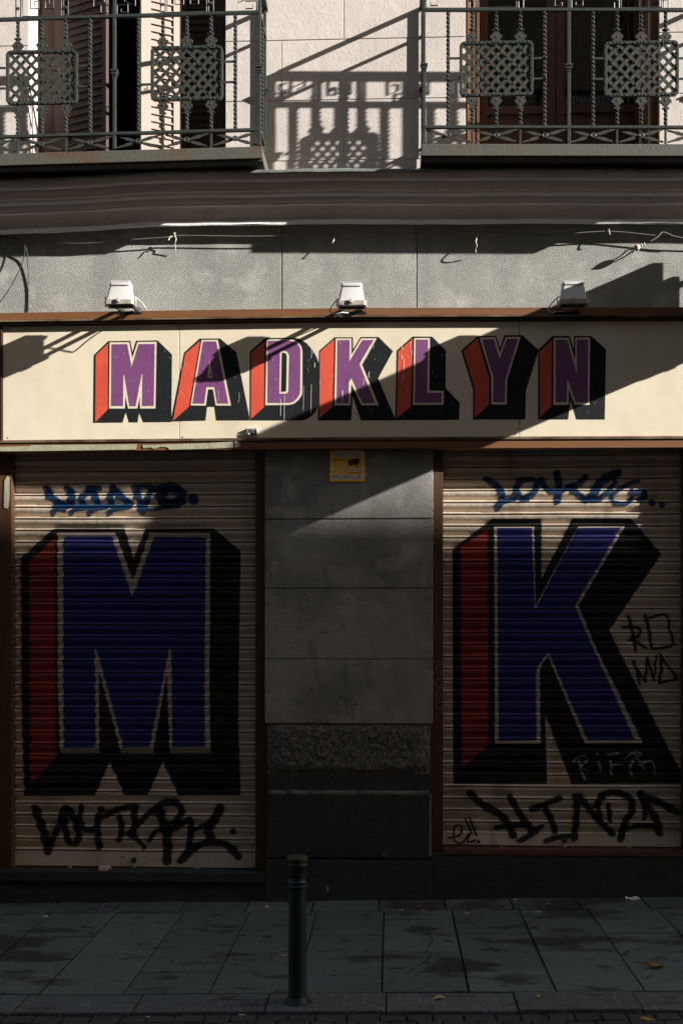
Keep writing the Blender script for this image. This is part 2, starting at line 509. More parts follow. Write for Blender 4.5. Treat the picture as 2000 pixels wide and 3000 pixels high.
def warp(v):
    """slight dents and sag of the old shutter slats"""
    x, y, z = v
    return (x, y + 0.0024 * math.sin(2.3 * x + 4.1 * z) + 0.0015 * math.sin(6.7 * x - 9.3 * z + 1.0) + 0.0007 * math.sin(17 * x + 23 * z),
            z + 0.0016 * math.sin(1.9 * x + 3.3 * z) + 0.0009 * math.sin(5.1 * x + 13 * z + 2.0))

def clip_x(poly, x, keep_right):
    q = clip_z([(p[1], p[0], p[2]) for p in poly], x, keep_right)
    return [(p[1], p[0], p[2]) for p in q]

class Surface:
    """a surface given by depth steps over height: list of (z, y) from top to bottom; flat when None"""
    def __init__(s, d, steps=None):
        s.d, s.steps = d, steps

    def lay(s, mb, polys, mi, lift):
        for poly in polys:
            w = []
            for (px, py, e) in poly:
                q = P(px, py, s.d)
                w.append((q.x, q.z, e))
            if s.steps is None:
                mb.add([(x, -s.d - lift, z) for x, z, e in w], [tuple(range(len(w)))], mi, [e for x, z, e in w])
                continue
            zmin, zmax = min(p[1] for p in w), max(p[1] for p in w)
            for (z1, y1), (z0, y0) in zip(s.steps[:-1], s.steps[1:]):
                if z0 > zmax or z1 < zmin:
                    continue
                c = clip_z(clip_z(w, z0, True), z1, False)
                if len(c) < 3:
                    continue
                k0, k1 = math.floor(min(p[0] for p in c) / 0.08), math.floor(max(p[0] for p in c) / 0.08)
                for kx in range(k0, k1 + 1):
                    cc = c if k0 == k1 else clip_x(clip_x(c, kx * 0.08, True), (kx + 1) * 0.08, False)
                    if len(cc) < 3:
                        continue
                    vs = [warp((x, y0 + (y1 - y0) * (z - z0) / (z1 - z0) - lift, z)) for x, z, e in cc]
                    mb.add(vs, [tuple(range(len(vs)))], mi, [e for x, z, e in cc])

def zc(pts, ox, oy, k):
    return [(ox + p[0] / k, oy + p[1] / k) for p in pts]

# ------------------------------------------------------------------ world, sun, camera
SUN = Vector((0.943, -0.32, 0.402)).normalized()
w = bpy.data.worlds.new('World')
SC.world = w
w.use_nodes = True
sky = w.node_tree.nodes.new('ShaderNodeTexSky')
sky.sky_type = 'NISHITA'
sky.sun_disc = False
sky.sun_elevation = math.asin(SUN.z)
sky.sun_rotation = math.atan2(SUN.x, SUN.y)
sky.ozone_density = 0.6
sky.dust_density = 2.0
bg = w.node_tree.nodes['Background']
bg.inputs['Strength'].default_value = 0.058
mxs = w.node_tree.nodes.new('ShaderNodeMix')
mxs.data_type = 'RGBA'
mxs.blend_type = 'MULTIPLY'
mxs.inputs['Factor'].default_value = 1
mxs.inputs['B'].default_value = (1.0, 0.91, 0.80, 1)
w.node_tree.links.new(sky.outputs[0], mxs.inputs['A'])
w.node_tree.links.new(mxs.outputs['Result'], bg.inputs[0])
ld = bpy.data.lights.new('sun', 'SUN')
ld.energy = 5.0
ld.angle = R(0.5)
ld.color = (1.0, 0.955, 0.89)
lo = bpy.data.objects.new('sun', ld)
lo.rotation_euler = (-SUN).to_track_quat('-Z', 'Y').to_euler()
lo.location = (6, -8, 14)
COL.objects.link(lo)
cd = bpy.data.cameras.new('camera')
cd.sensor_fit = 'VERTICAL'
cd.sensor_height = 36
cd.lens = F * 36 / 3000
cd.shift_y = (HOR - 1500) / 3000
cd.clip_end = 500
cam = bpy.data.objects.new('camera', cd)
cam.location = (0, -D, EYE)
cam.rotation_euler = (R(90), 0, PSI)
COL.objects.link(cam)
SC.camera = cam
SC.view_settings.view_transform = 'Standard'
SC.view_settings.look = 'None'
SC.view_settings.exposure = 1.55
SC.view_settings.gamma = 1
SC.cycles.max_bounces = 8

XL, XR = -7.0, 8.0       # how far the building goes beyond the frame
JR = 0.03                # jambs stand this far behind the pier face
SH = 0.115               # shutters stand this far behind the pier face

# ------------------------------------------------------------------ the building
bld = thing('apartment_building', (0, 0.0, GA), 'old pink and grey apartment building with a shop front below two iron balconies', 'building')

DOOR1, DOOR2 = (84, 661), (1363, 1930)
Z_TOP = 13.5
z_cor = P(1000, 494).z            # top of the cornice
z_base = P(1000, 560).z
z_door = z_cor + 2.75
xs1 = (P(DOOR1[0], 300).x, P(DOOR1[1], 300).x)
xs2 = (P(DOOR2[0], 300).x, P(DOOR2[1], 300).x)
mb = MB()
for a, b in ((XL, xs1[0]), (xs1[1], xs2[0]), (xs2[1], XR)):
    mb.box(a, b, 0.004, 0.5, z_base, z_door)
mb.box(XL, XR, 0.0045, 0.5, z_door, Z_TOP)
# scored stucco blocks
rows = []
row_h = P(1000, 115).z - P(1000, 292).z
zj = P(1000, 292).z
k = -1
g = 0.0028
def cols(xa, xb, odd, anchor):
    st = P(1191, 200).x - P(824, 200).x
    xx, i = [xa], 0
    off = anchor + (0 if odd else st / 2)
    x = off - math.ceil((off - xa) / st) * st
    while x < xb:
        if x > xa + 0.06 and x < xb - 0.06:
            xx.append(x)
        x += st
    return xx + [xb]
anch = P(824, 200).x
while True:
    za, zb = zj + k * row_h, zj + (k + 1) * row_h
    za = max(za, z_base)
    if za > Z_TOP - 0.3:
        break
    segs = ((XL, xs1[0]), (xs1[1], xs2[0]), (xs2[1], XR)) if zb < z_door else ((XL, XR),)
    for a, b in segs:
        cc = cols(a, b, k % 2 == 0, anch)
        for x0, x1 in zip(cc[:-1], cc[1:]):
            la = g if x0 > a else 0
            lb = g if x1 < b else 0
            mb.box(x0 + la, x1 - lb, 0.0, 0.02, za + g, zb - g)
    k += 1
mb.build('upper_wall', 'stucco', bld, bevel=0.0015, seg=1)

# cornice, swept with the waviness of hand-run plaster
def coff(px):
    pts = [(-600, 46), (0, 30), (250, 20), (360, 14.5), (400, 10), (520, 6), (640, 3.5), (1000, 0), (1500, -1), (2000, -1), (2600, -2)]
    for (a, ya), (b, yb) in zip(pts[:-1], pts[1:]):
        if px <= b:
            return ya + (yb - ya) * (px - a) / (b - a) + 0.9 * math.sin(px * 0.011) + 0.6 * math.sin(px * 0.047 + 1)
    return pts[-1][1]
def sweep(prof, name, mat, smooth=True):
    m = MB()
    st = [XL] + [i for i in range(-620, 2640, 40)] + [XR]
    n = len(prof)
    vs = []
    for sx in st:
        for (d, y) in prof:
            if isinstance(sx, float):
                q = P(-620 if sx < 0 else 2620, y + coff(-620 if sx < 0 else 2620), d)
                q.x = sx
            else:
                q = P(sx, y + coff(sx) + 0.5 * math.sin(sx * 0.021 + y), d)
            vs.append(q)
    fs = []
    for i in range(len(st) - 1):
        for j in range(n - 1):
            fs.append((i * n + j, i * n + j + 1, (i + 1) * n + j + 1, (i + 1) * n + j))
    m.add(vs, fs)
    return m.build(name, mat, bld, smooth=smooth)
def bow(d):
    return d
sweep([(-0.02, 545), (0.25, 494), (0.264, 496), (0.264, 502.5), (0.24, 505), (0.232, 507)], 'cornice_cap', 'flashing')
sweep([(0.2325, 506), (0.23, 509), (0.222, 519), (0.203, 521)], 'cornice', 'cornice')
sweep([(0.196, 525), (0.192, 530), (0.188, 556), (0.165, 565)], 'cornice', 'cornice')
sweep([(0.155, 570), (0.150, 575), (0.148, 590), (0.138, 592)], 'cornice', 'cornice')
sweep([(0.128, 598), (0.118, 604), (0.100, 615), (0.082, 630), (0.070, 642), (0.060, 646)], 'cornice', 'cornice')
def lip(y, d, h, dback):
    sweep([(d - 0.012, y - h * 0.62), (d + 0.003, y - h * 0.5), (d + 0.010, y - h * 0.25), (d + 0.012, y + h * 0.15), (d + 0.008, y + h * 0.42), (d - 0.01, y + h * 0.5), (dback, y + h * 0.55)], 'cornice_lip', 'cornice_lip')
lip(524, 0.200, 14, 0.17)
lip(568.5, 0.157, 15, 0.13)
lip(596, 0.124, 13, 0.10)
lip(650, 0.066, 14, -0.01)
# frieze of roughcast, three big sheets with open joints
zf0, zf1 = P(1000, 960).z, P(1000, 600).z
mb = MB()
mb.box(XL, XR, 0.01, 0.35, zf0, zf1 + 0.12)
fx = [XL, P(-600, 800).x, P(825, 800).x, P(1220, 800).x, P(2350, 800).x, XR]
for a, b in zip(fx[:-1], fx[1:]):
    mb.box(a + 0.003, b - 0.003, 0.0, 0.03, zf0, zf1 + 0.1)
mb.build('frieze_wall', 'roughcast', bld, bevel=0.003, seg=2)
# lintel behind the sign
mb = MB()
mb.box(XL, XR, 0.0, 0.35, P(1000, 1308).z, zf0 - 0.0005)
mb.build('lintel', 'pier', bld)

# piers
def pier_blocks(x0, x1, name):
    m = MB()
    ys = [1309, 1521, 1724, 1931, 2120]
    for a, b in zip(ys[:-1], ys[1:]):
        pa, pb = P(x0, b, 0), P(x1, a, 0)
        m.box(pa.x, pb.x, 0.0, 0.35, pa.z + 0.0035, pb.z - 0.0025)
    pa, pb = P(x0, 2120, 0), P(x1, 1309, 0)
    m.box(pa.x + 0.004, pb.x - 0.004, 0.008, 0.3, pa.z, pb.z - 0.01)
    return m.build(name, 'pier', bld, bevel=0.0035)
pier_blocks(776, 1268, 'pier')
pier_blocks(-900, -16, 'pier')
pier_blocks(2032, 2600, 'pier')
def rock_block(x0, x1):
    pa, pb = P(x0, 2266, 0), P(x1, 2122, 0)
    m = MB()
    nx, nz = 70, 22
    vs, fs = [], []
    for j in range(nz + 1):
        for i in range(nx + 1):
            u, v = i / nx, j / nz
            e = min(u, 1 - u, 0.06) / 0.06 * min(v, 1 - v, 0.12) / 0.12
            vs.append((pa.x + (pb.x - pa.x) * u + random.uniform(-.003, .003), 0.012 - 0.018 * e + random.uniform(-0.0045, 0.0045), pa.z + (pb.z - pa.z) * v))
    for j in range(nz):
        for i in range(nx):
            a = j * (nx + 1) + i
            fs.append((a, a + 1, a + nx + 2, a + nx + 1))
    m.add(vs, fs)
    m.box(pa.x, pb.x, 0.013, 0.35, pa.z, pb.z)
    return m.build('rough_stone_block', 'rock', bld, smooth=True)
rock_block(783, 1260)
rock_block(-900, -20)
rock_block(2036, 2600)
def plinth(x0, x1):
    m = MB()
    def bx(a, b, c, e, d, mi):
        pa, pb = P(a, e, d), P(b, c, d)
        m.box(pa.x, pb.x, -d, 0.35, pa.z, pb.z, mi)
    bx(x0 + 3, x1 - 3, 2267, 2316, 0.002, 0)
    o = m.build('plinth_strip', 'plinth', bld, bevel=0.004)
    m = MB()
    bx(x0 - 1, x1 + 1, 2322, 2516, 0.022, 0)
    o = m.build('plinth', 'plinth', bld, bevel=0.02, seg=4, smooth=True)
    m = MB()
    q0, q1 = P(x0 + 6, 2322, 0.024), P(x1 - 4, 2322, 0.024)
    path = []
    for i in range(41):
        t = i / 40
        path.append((q0.x + (q1.x - q0.x) * t, -0.0085, q0.z - 0.0045 + 0.002 * math.sin(i * 1.3)))
    m.tube(path, [0.017 + 0.004 * random.random() for _ in path], 8)
    path = [(q1.x + 0.003, -0.012, q0.z - 0.006 - 0.38 * i / 20) for i in range(21)]
    m.tube(path, [0.009 + 0.003 * random.random() for _ in path], 8)
    m.build('worn_plinth_edge', 'plinth_edge', bld, smooth=True)
    m = MB()
    pa, pb = P(x0 - 2, 2518, 0.022), P(x1 + 3, 2518, 0.022)
    m.box(pa.x, pb.x, -0.022, 0.35, -0.4, pa.z)
    m.build('plinth_base', 'plinth', bld, bevel=0.006)
plinth(781, 1260)
plinth(-900, -22)
plinth(2038, 2600)

# jambs of brown wood
def jamb(x0, x1, y1, mat='jamb'):
    m = MB()
    pa, pb = P(x0, y1, -JR), P(x1, 1309, -JR)
    m.box(pa.x, pb.x, JR, 0.2, pa.z, pb.z)
    return m.build('door_jamb', mat, bld, bevel=0.002)
jamb(-40, 34, 2552, 'jamb_lit')
jamb(748, 800, 2552)
jamb(1240, 1296.5, 2500, 'jamb_lit')
jamb(2001, 2060, 2500, 'jamb_lit')
m = MB()
m.box(XL, XR, 0.352, 0.45, -0.4, zf1)
m.build('light_blocking_back_wall', 'room', bld)  # added backing that keeps sky light from leaking through the gaps
# thresholds
def rough_wall(px0, px1, ytop, d, name):
    pa, pb = P(px0, ytop, d), P(px1, ytop, d)
    m = MB()
    nx, nz = 60, 10
    zt = pa.z
    vs, fs = [], []
    for j in range(nz + 1):
        for i in range(nx + 1):
            x = pa.x + (pb.x - pa.x) * i / nx
            zb = gz(x) - 0.1
            y = -d + random.uniform(-0.003, 0.003)
            if j < 5 and math.sin(i * 0.37 + px0) + 0.4 * math.sin(i * 1.3) + 0.25 * (5 - j) > 1.3:
                y -= 0.007
            vs.append((x, y, zb + (zt - zb) * j / nz))
    for j in range(nz):
        for i in range(nx):
            a = j * (nx + 1) + i
            fs.append((a, a + 1, a + nx + 2, a + nx + 1))
    m.add(vs, fs)
    m.box(pa.x, pb.x, -d + 0.011, 0.351, -0.4, zt - 0.0006)
    return m.build(name, 'plinth', bld, smooth=True)
rough_wall(-20, 779, 2579, 0.005, 'step_wall')
rough_wall(1261, 2040, 2506, 0.004, 'step_wall')
mb = MB()
pa, pb = P(-18, 2580, 0.03), P(776.5, 2558, 0.03)
mb.box(pa.x, pb.x, -0.03, 0.351, pa.z, pb.z)
mb.build('door_sill', M['plinth'], bld, bevel=0.005)
mb = MB()
pa, pb = P(1298, 2505, 0.008), P(2034, 2494, 0.008)
mb.box(pa.x, pb.x, -0.008, 0.351, pa.z, pb.z)
mb.build('door_sill', mk('red_brown_sill', (0.10, 0.035, 0.022), 0.6, [((6, 6, 30), 4, (0.03, 0.02, 0.018), 0.45, 0.65)]), bld, bevel=0.003)
mb = MB()
pa, pb = P(1262, 2504, 0.012), P(1296.5, 2500.5, 0.012)
mb.box(pa.x, pb.x, -0.012, 0.3, P(1262, 2538, 0.012).z, pb.z)
mb.build('jamb_foot', 'plinth', bld, bevel=0.006)

# balcony doors -----------------------------------------------------------------
zb0 = z_cor - 0.05
def room(xa, xb):
    m = MB()
    m.box(xa - 0.5, xb + 0.5, 1.6, 1.7, zb0 - 0.3, z_door + 0.4)
    m.box(xa - 0.6, xa - 0.5, 0.51, 1.7, zb0 - 0.3, z_door + 0.4)
    m.box(xb + 0.5, xb + 0.6, 0.51, 1.7, zb0 - 0.3, z_door + 0.4)
    m.box(xa - 0.6, xb + 0.6, 0.51, 1.7, z_door + 0.41, z_door + 0.5)
    m.box(xa - 0.6, xb + 0.6, 0.51, 1.7, zb0 - 0.41, zb0 - 0.31)
    m.build('room_interior', 'room', bld)
room(*xs1)
room(*xs2)

def leaf(parent, p0, p1, z0, z1, mat, l0=0.15, l1=0.85, th=0.035, name='louvred_leaf', slat_mat=None):
    """shutter leaf standing between plan points p0 and p1, louvres between fractions l0..l1 of its width"""
    p0, p1 = Vector((p0[0], p0[1], 0)), Vector((p1[0], p1[1], 0))
    t = (p1 - p0)
    wd = t.length
    t.normalize()
    nn = Vector((t.y, -t.x, 0))
    if nn.y > 0:
        nn = -nn
    m = MB()
    def bx(u0, u1, za, zb, n0, n1, mi=0, tilt=0.0):
        a, b = p0 + t * u0, p0 + t * u1
        f = [a + nn * n0, b + nn * n0, b + nn * n0, a + nn * n0]
        k_ = [a + nn * n1, b + nn * n1, b + nn * n1, a + nn * n1]
        f = [Vector((q.x, q.y, z)) for q, z in zip(f, (za, za, zb, zb))]
        k_ = [Vector((q.x, q.y, z + tilt)) for q, z in zip(k_, (za, za, zb, zb))]
        m.hexa(f, k_, mi)
    bx(0, wd * l0, z0, z1, th / 2, -th / 2)
    bx(wd * l1, wd, z0, z1, th / 2, -th / 2)
    bx(wd * l0 - 0.001, wd * l1 + 0.001, z0, z0 + 0.12, th / 2 - 0.002, -th / 2)
    bx(wd * l0 - 0.001, wd * l1 + 0.001, z1 - 0.1, z1, th / 2 - 0.002, -th / 2)
    bx(wd * l0 - 0.001, wd * l1 + 0.001, z0 + 0.1195, z1 - 0.0995, 0.004, -0.006)
    z = z0 + 0.14
    while z < z1 - 0.13:
        bx(wd * l0, wd * l1, z, z + 0.007, th / 2 - 0.003, 0.002, 0, 0.014)
        z += 0.047
    return m.build(name, mat, parent, bevel=0.0)

def xw(px, y):
    return P(px, 250, -y).x
def sub(name, parent):
    o = bpy.data.objects.new(name, None)
    o.empty_display_size = 0.05
    COL.objects.link(o)
    o.parent = parent
    ROOT[o.name] = ROOT[parent.name]
    return o
bd = sub('balcony_door', bld)
tag(bd, 'brown louvred balcony door standing half open')
leaf(bd, (xw(166, .22), 0.22), (xw(316, .05), 0.05), zb0, z_door - 0.1, 'shutter_wood', 0.2, 0.93)
leaf(bd, (xw(412, .0), 0.0), (xw(530, .125), 0.125), zb0, z_door - 0.1, 'leaf_sunlit', 0.24, 0.80)
leaf(bd, (xw(533, .14), 0.14), (xw(662, .15), 0.15), zb0, z_door - 0.1, 'shutter_wood', 0.1, 0.7)
mb = MB()
mb.box(xw(96, .24), xw(168, .24), 0.24, 0.29, zb0, z_door - 0.1)
mb.build('door_frame', 'doorwood', bd, bevel=0.003)
mb = MB()
mb.box(xw(84, .27) - 0.02, xw(98, .27), 0.26, 0.33, zb0, z_door)
mb.box(xw(640, .27), xw(661, .27) + 0.05, 0.26, 0.33, zb0, z_door)
mb.build('door_frame', 'shutter_wood', bd, bevel=0.003)
bd = sub('balcony_door', bld)
tag(bd, 'glazed dark wooden balcony door with lower panels')
mb = MB()
dpt = 0.36
for a, b, dd in ((1368, 1378, .2), (1384, 1390, .27), (1395, 1403, .29)):
    mb.box(xw(a, dd), xw(b, dd), dd, 0.48, zb0, z_door)
mb.box(xw(1914, .04), xw(1930, .04) + 0.002, 0.03, 0.33, zb0, z_door)
mb.build('door_frame', 'doorframe', bd, bevel=0.002)
z_mid = P(1600, 303, -dpt).z
for (a, b) in ((1404, 1628), (1630, 1886)):
    mb = MB()
    xa, xb = xw(a, dpt), xw(b, dpt)
    st = 0.055
    mb.box(xa, xa + st, dpt + .03, dpt + 0.08, zb0, z_door)
    mb.box(xb - st, xb, dpt + .03, dpt + 0.08, zb0, z_door)
    mb.box(xa + st - .001, xb - st + .001, dpt + .032, dpt + 0.078, z_mid - 0.05, z_mid)
    mb.box(xa + st - .001, xb - st + .001, dpt + .032, dpt + 0.078, zb0, zb0 + 0.1)
    mb.box(xa + st - .001, xb - st + .001, dpt + .05, dpt + 0.07, zb0 + 0.09, z_mid - 0.04)
    mb.box(xa + st + .05, xb - st - .05, dpt + .038, dpt + 0.0495, zb0 + 0.14, z_mid - 0.09)
    mb.build('door_leaf', 'doorwood', bd, bevel=0.003)
    mb = MB()
    mb.box(xa + st, xb - st, dpt + .055, dpt + 0.059, z_mid, z_door)
    mb.build('pane', 'glass', bd)
mb = MB()
xa, xb = xw(1655, .47), xw(1870, .47)
vs, fs = [], []
n = 60
for i in range(n + 1):
    for z in (z_mid - 0.1, z_door):
        vs.append((xa + (xb - xa) * i / n, 0.475 + 0.012 * math.sin(i * 1.25) + 0.008 * math.sin(i * 3.1), z))
for i in range(n):
    fs.append((2 * i, 2 * i + 2, 2 * i + 3, 2 * i + 1))
mb.add(vs, fs)
mb.build('curtain', 'curtain', bd, smooth=True)
mb = MB()
mb.tube([(xw(1901, .04), 0.04, zb0 - 0.02), (xw(1901, .04), 0.04, z_door)], 0.008, 10)
mb.tube([(xw(1876, .09), 0.09, zb0 - 0.02), (xw(1876, .09), 0.09, z_door)], 0.012, 10)
mb.build('blind_pole', 'pipe', bd, smooth=True)

# ------------------------------------------------------------------ balconies
DB = 0.32
SF = (D - DB) / F
U = 70.7

def twisted(L, s=0.0082, pitch=0.105, plain=0.0):
    m = MB()
    n = max(int(L / 0.0045), 4)
    vs, fs = [], []
    for i in range(n + 1):
        z = -L * i / n
        inner = plain < -z < L - plain
        q = 2 * math.pi * (-z) / pitch if inner else 2 * math.pi * (plain if -z <= plain else L - plain) / pitch
        for k_ in range(4):
            a = q + k_ * math.pi / 2 + math.pi / 4
            r = s * 1.414
            vs.append((r * math.cos(a), r * math.sin(a), z))
    for i in range(n):
        for k_ in range(4):
            fs.append((i * 4 + k_, i * 4 + (k_ + 1) % 4, i * 4 + 4 + (k_ + 1) % 4, i * 4 + 4 + k_))
    m.add(vs, fs)
    return m

def fleur(up=1):
    """flat cast leaf ornament in the xz plane, base at origin, growing up (or down)"""
    pts = [(-7, 0), (-13, 6), (-9, 11), (-15, 15), (-16, 21), (-10, 24), (-8, 29), (-4, 30), (-5, 35), (-10, 38), (-9, 40), (9, 40), (10, 38), (5, 35), (4, 30), (8, 29), (10, 24), (16, 21), (15, 15), (9, 11), (13, 6), (7, 0)]
    m = MB()
    m.prism([(x * SF * 1.08, up * y * SF * 1.02) for x, y in pts], -0.007, 0.007)
    m.sphere((0, -0.007, up * 17 * SF), 0.007, 8, 0, (1, 0.5, 1))
    for sx in (-9, 9):
        m.sphere((sx * SF, -0.011, up * 1 * SF), 0.0055, 8, 0, (1, 0.7, 1))
    return m

def cross_orn(w_, h_):
    m = MB()
    for sx in (-1, 1):
        a, b = Vector((-sx * w_ / 2, 0.0, h_ / 2)), Vector((sx * w_ / 2, 0.0, -h_ / 2))
        prev = None
        for t0, t1, r0, r1 in ((0, .16, .004, .006), (.16, .24, .006, .010), (.24, .40, .010, .007), (.40, .60, .006, .006), (.60, .76, .007, .010), (.76, .84, .010, .006), (.84, 1, .006, .004)):
            p_, q_ = a.lerp(b, t0), a.lerp(b, t1)
            n_ = Vector((p_.z - q_.z, 0, q_.x - p_.x)).normalized()
            yo = 0.004 * sx
            m.hexa([p_ - n_ * r0 + Vector((0, yo - .003, 0)), q_ - n_ * r1 + Vector((0, yo - .003, 0)), q_ + n_ * r1 + Vector((0, yo - .003, 0)), p_ + n_ * r0 + Vector((0, yo - .003, 0))],
                   [p_ - n_ * r0 + Vector((0, yo + .003, 0)), q_ - n_ * r1 + Vector((0, yo + .003, 0)), q_ + n_ * r1 + Vector((0, yo + .003, 0)), p_ + n_ * r0 + Vector((0, yo + .003, 0))])
    ring = [(0.0125 * math.cos(2 * math.pi * i / 14), -0.011, 0.0125 * math.sin(2 * math.pi * i / 14)) for i in range(15)]
    m.tube(ring, 0.0045, 6, 0, False)
    m.sphere((0, -0.009, 0), 0.007, 8)
    return m

def lattice(wp, hp):
    """frame and woven flat bars; centred on the origin, wp x hp in front-plane pixels"""
    Wd, Hd = wp * SF, hp * SF
    fr = MB()
    r = 15 * SF
    def rr(w_, h_, r_):
        pts = []
        for cx, cz, a0 in ((w_ / 2 - r_, h_ / 2 - r_, 0), (-w_ / 2 + r_, h_ / 2 - r_, 90), (-w_ / 2 + r_, -h_ / 2 + r_, 180), (w_ / 2 - r_, -h_ / 2 + r_, 270)):
            for k_ in range(6):
                a = R(a0 + 18 * k_)
                pts.append((cx + r_ * math.cos(a), cz + r_ * math.sin(a)))
        return pts
    o, i_ = rr(Wd, Hd, r), rr(Wd - 0.034, Hd - 0.034, r - 0.015)
    n = len(o)
    vs = [(x, -0.011, z) for x, z in o] + [(x, -0.011, z) for x, z in i_] + [(x, 0.011, z) for x, z in o] + [(x, 0.011, z) for x, z in i_]
    fs = []
    for k_ in range(n):
        j = (k_ + 1) % n
        fs += [(k_, j, n + j, n + k_), (2 * n + k_, 3 * n + k_, 3 * n + j, 2 * n + j), (k_, 2 * n + k_, 2 * n + j, j), (n + k_, n + j, 3 * n + j, 3 * n + k_)]
    fr.add(vs, fs)
    # rivets
    rv = fr
    for k_ in range(9):
        x = -Wd / 2 + r + (Wd - 2 * r) * k_ / 8
        for z in (Hd / 2 - 0.0085, -Hd / 2 + 0.0085):
            rv.sphere((x, -0.012, z), 0.0046, 8, 0, (1, 0.8, 1))
    for k_ in range(7):
        z = -Hd / 2 + r + (Hd - 2 * r) * k_ / 6
        for x in (Wd / 2 - 0.0085, -Wd / 2 + 0.0085):
            rv.sphere((x, -0.012, z), 0.0046, 8, 0, (1, 0.8, 1))
    # woven bars
    bars = MB()
    hw, hh = Wd / 2 - 0.012, Hd / 2 - 0.012
    sp = 0.0465
    bw = 0.0095
    ang = R(47)
    for dirn in (1, -1):
        t = Vector((math.cos(ang), 0, dirn * math.sin(ang)))
        n_ = Vector((-t.z, 0, t.x))
        kk = int((hw + hh) * 1.5 / sp) + 2
        for q in range(-kk, kk + 1):
            c = n_ * (q * sp + 0.004)
            lo_, hi_ = -9.0, 9.0
            for comp, lim in ((0, hw), (2, hh)):
                if abs(t[comp]) < 1e-6:
                    continue
                a, b = (-lim - c[comp]) / t[comp], (lim - c[comp]) / t[comp]
                lo_, hi_ = max(lo_, min(a, b)), min(hi_, max(a, b))
            if hi_ - lo_ < 0.015:
                continue
            yo = -0.0035 if dirn == 1 else 0.0005
            a, b = c + t * lo_, c + t * hi_
            f = [a - n_ * bw, b - n_ * bw, b + n_ * bw, a + n_ * bw]
            bars.hexa([p_ + Vector((0, yo - .003, 0)) for p_ in f], [p_ + Vector((0, yo + .0008, 0)) for p_ in f])
            if dirn == 1:
                s_ = math.ceil(lo_ / sp) * sp
                while s_ < hi_:
                    p_ = c + t * s_
                    if int(round(s_ / sp)) % 2 == 0:
                        bars.sphere((p_.x, -0.0075, p_.z), 0.0058, 8, 0, (1, 0.8, 1))
                    s_ += sp
    return fr, bars

def ztube(m, pts, r=0.0045, y=0.0):
    """square-ish wire through (x,z) front-plane pixel offsets"""
    m.tube([(x * SF, y, -z * SF) for x, z in pts], r, 6)

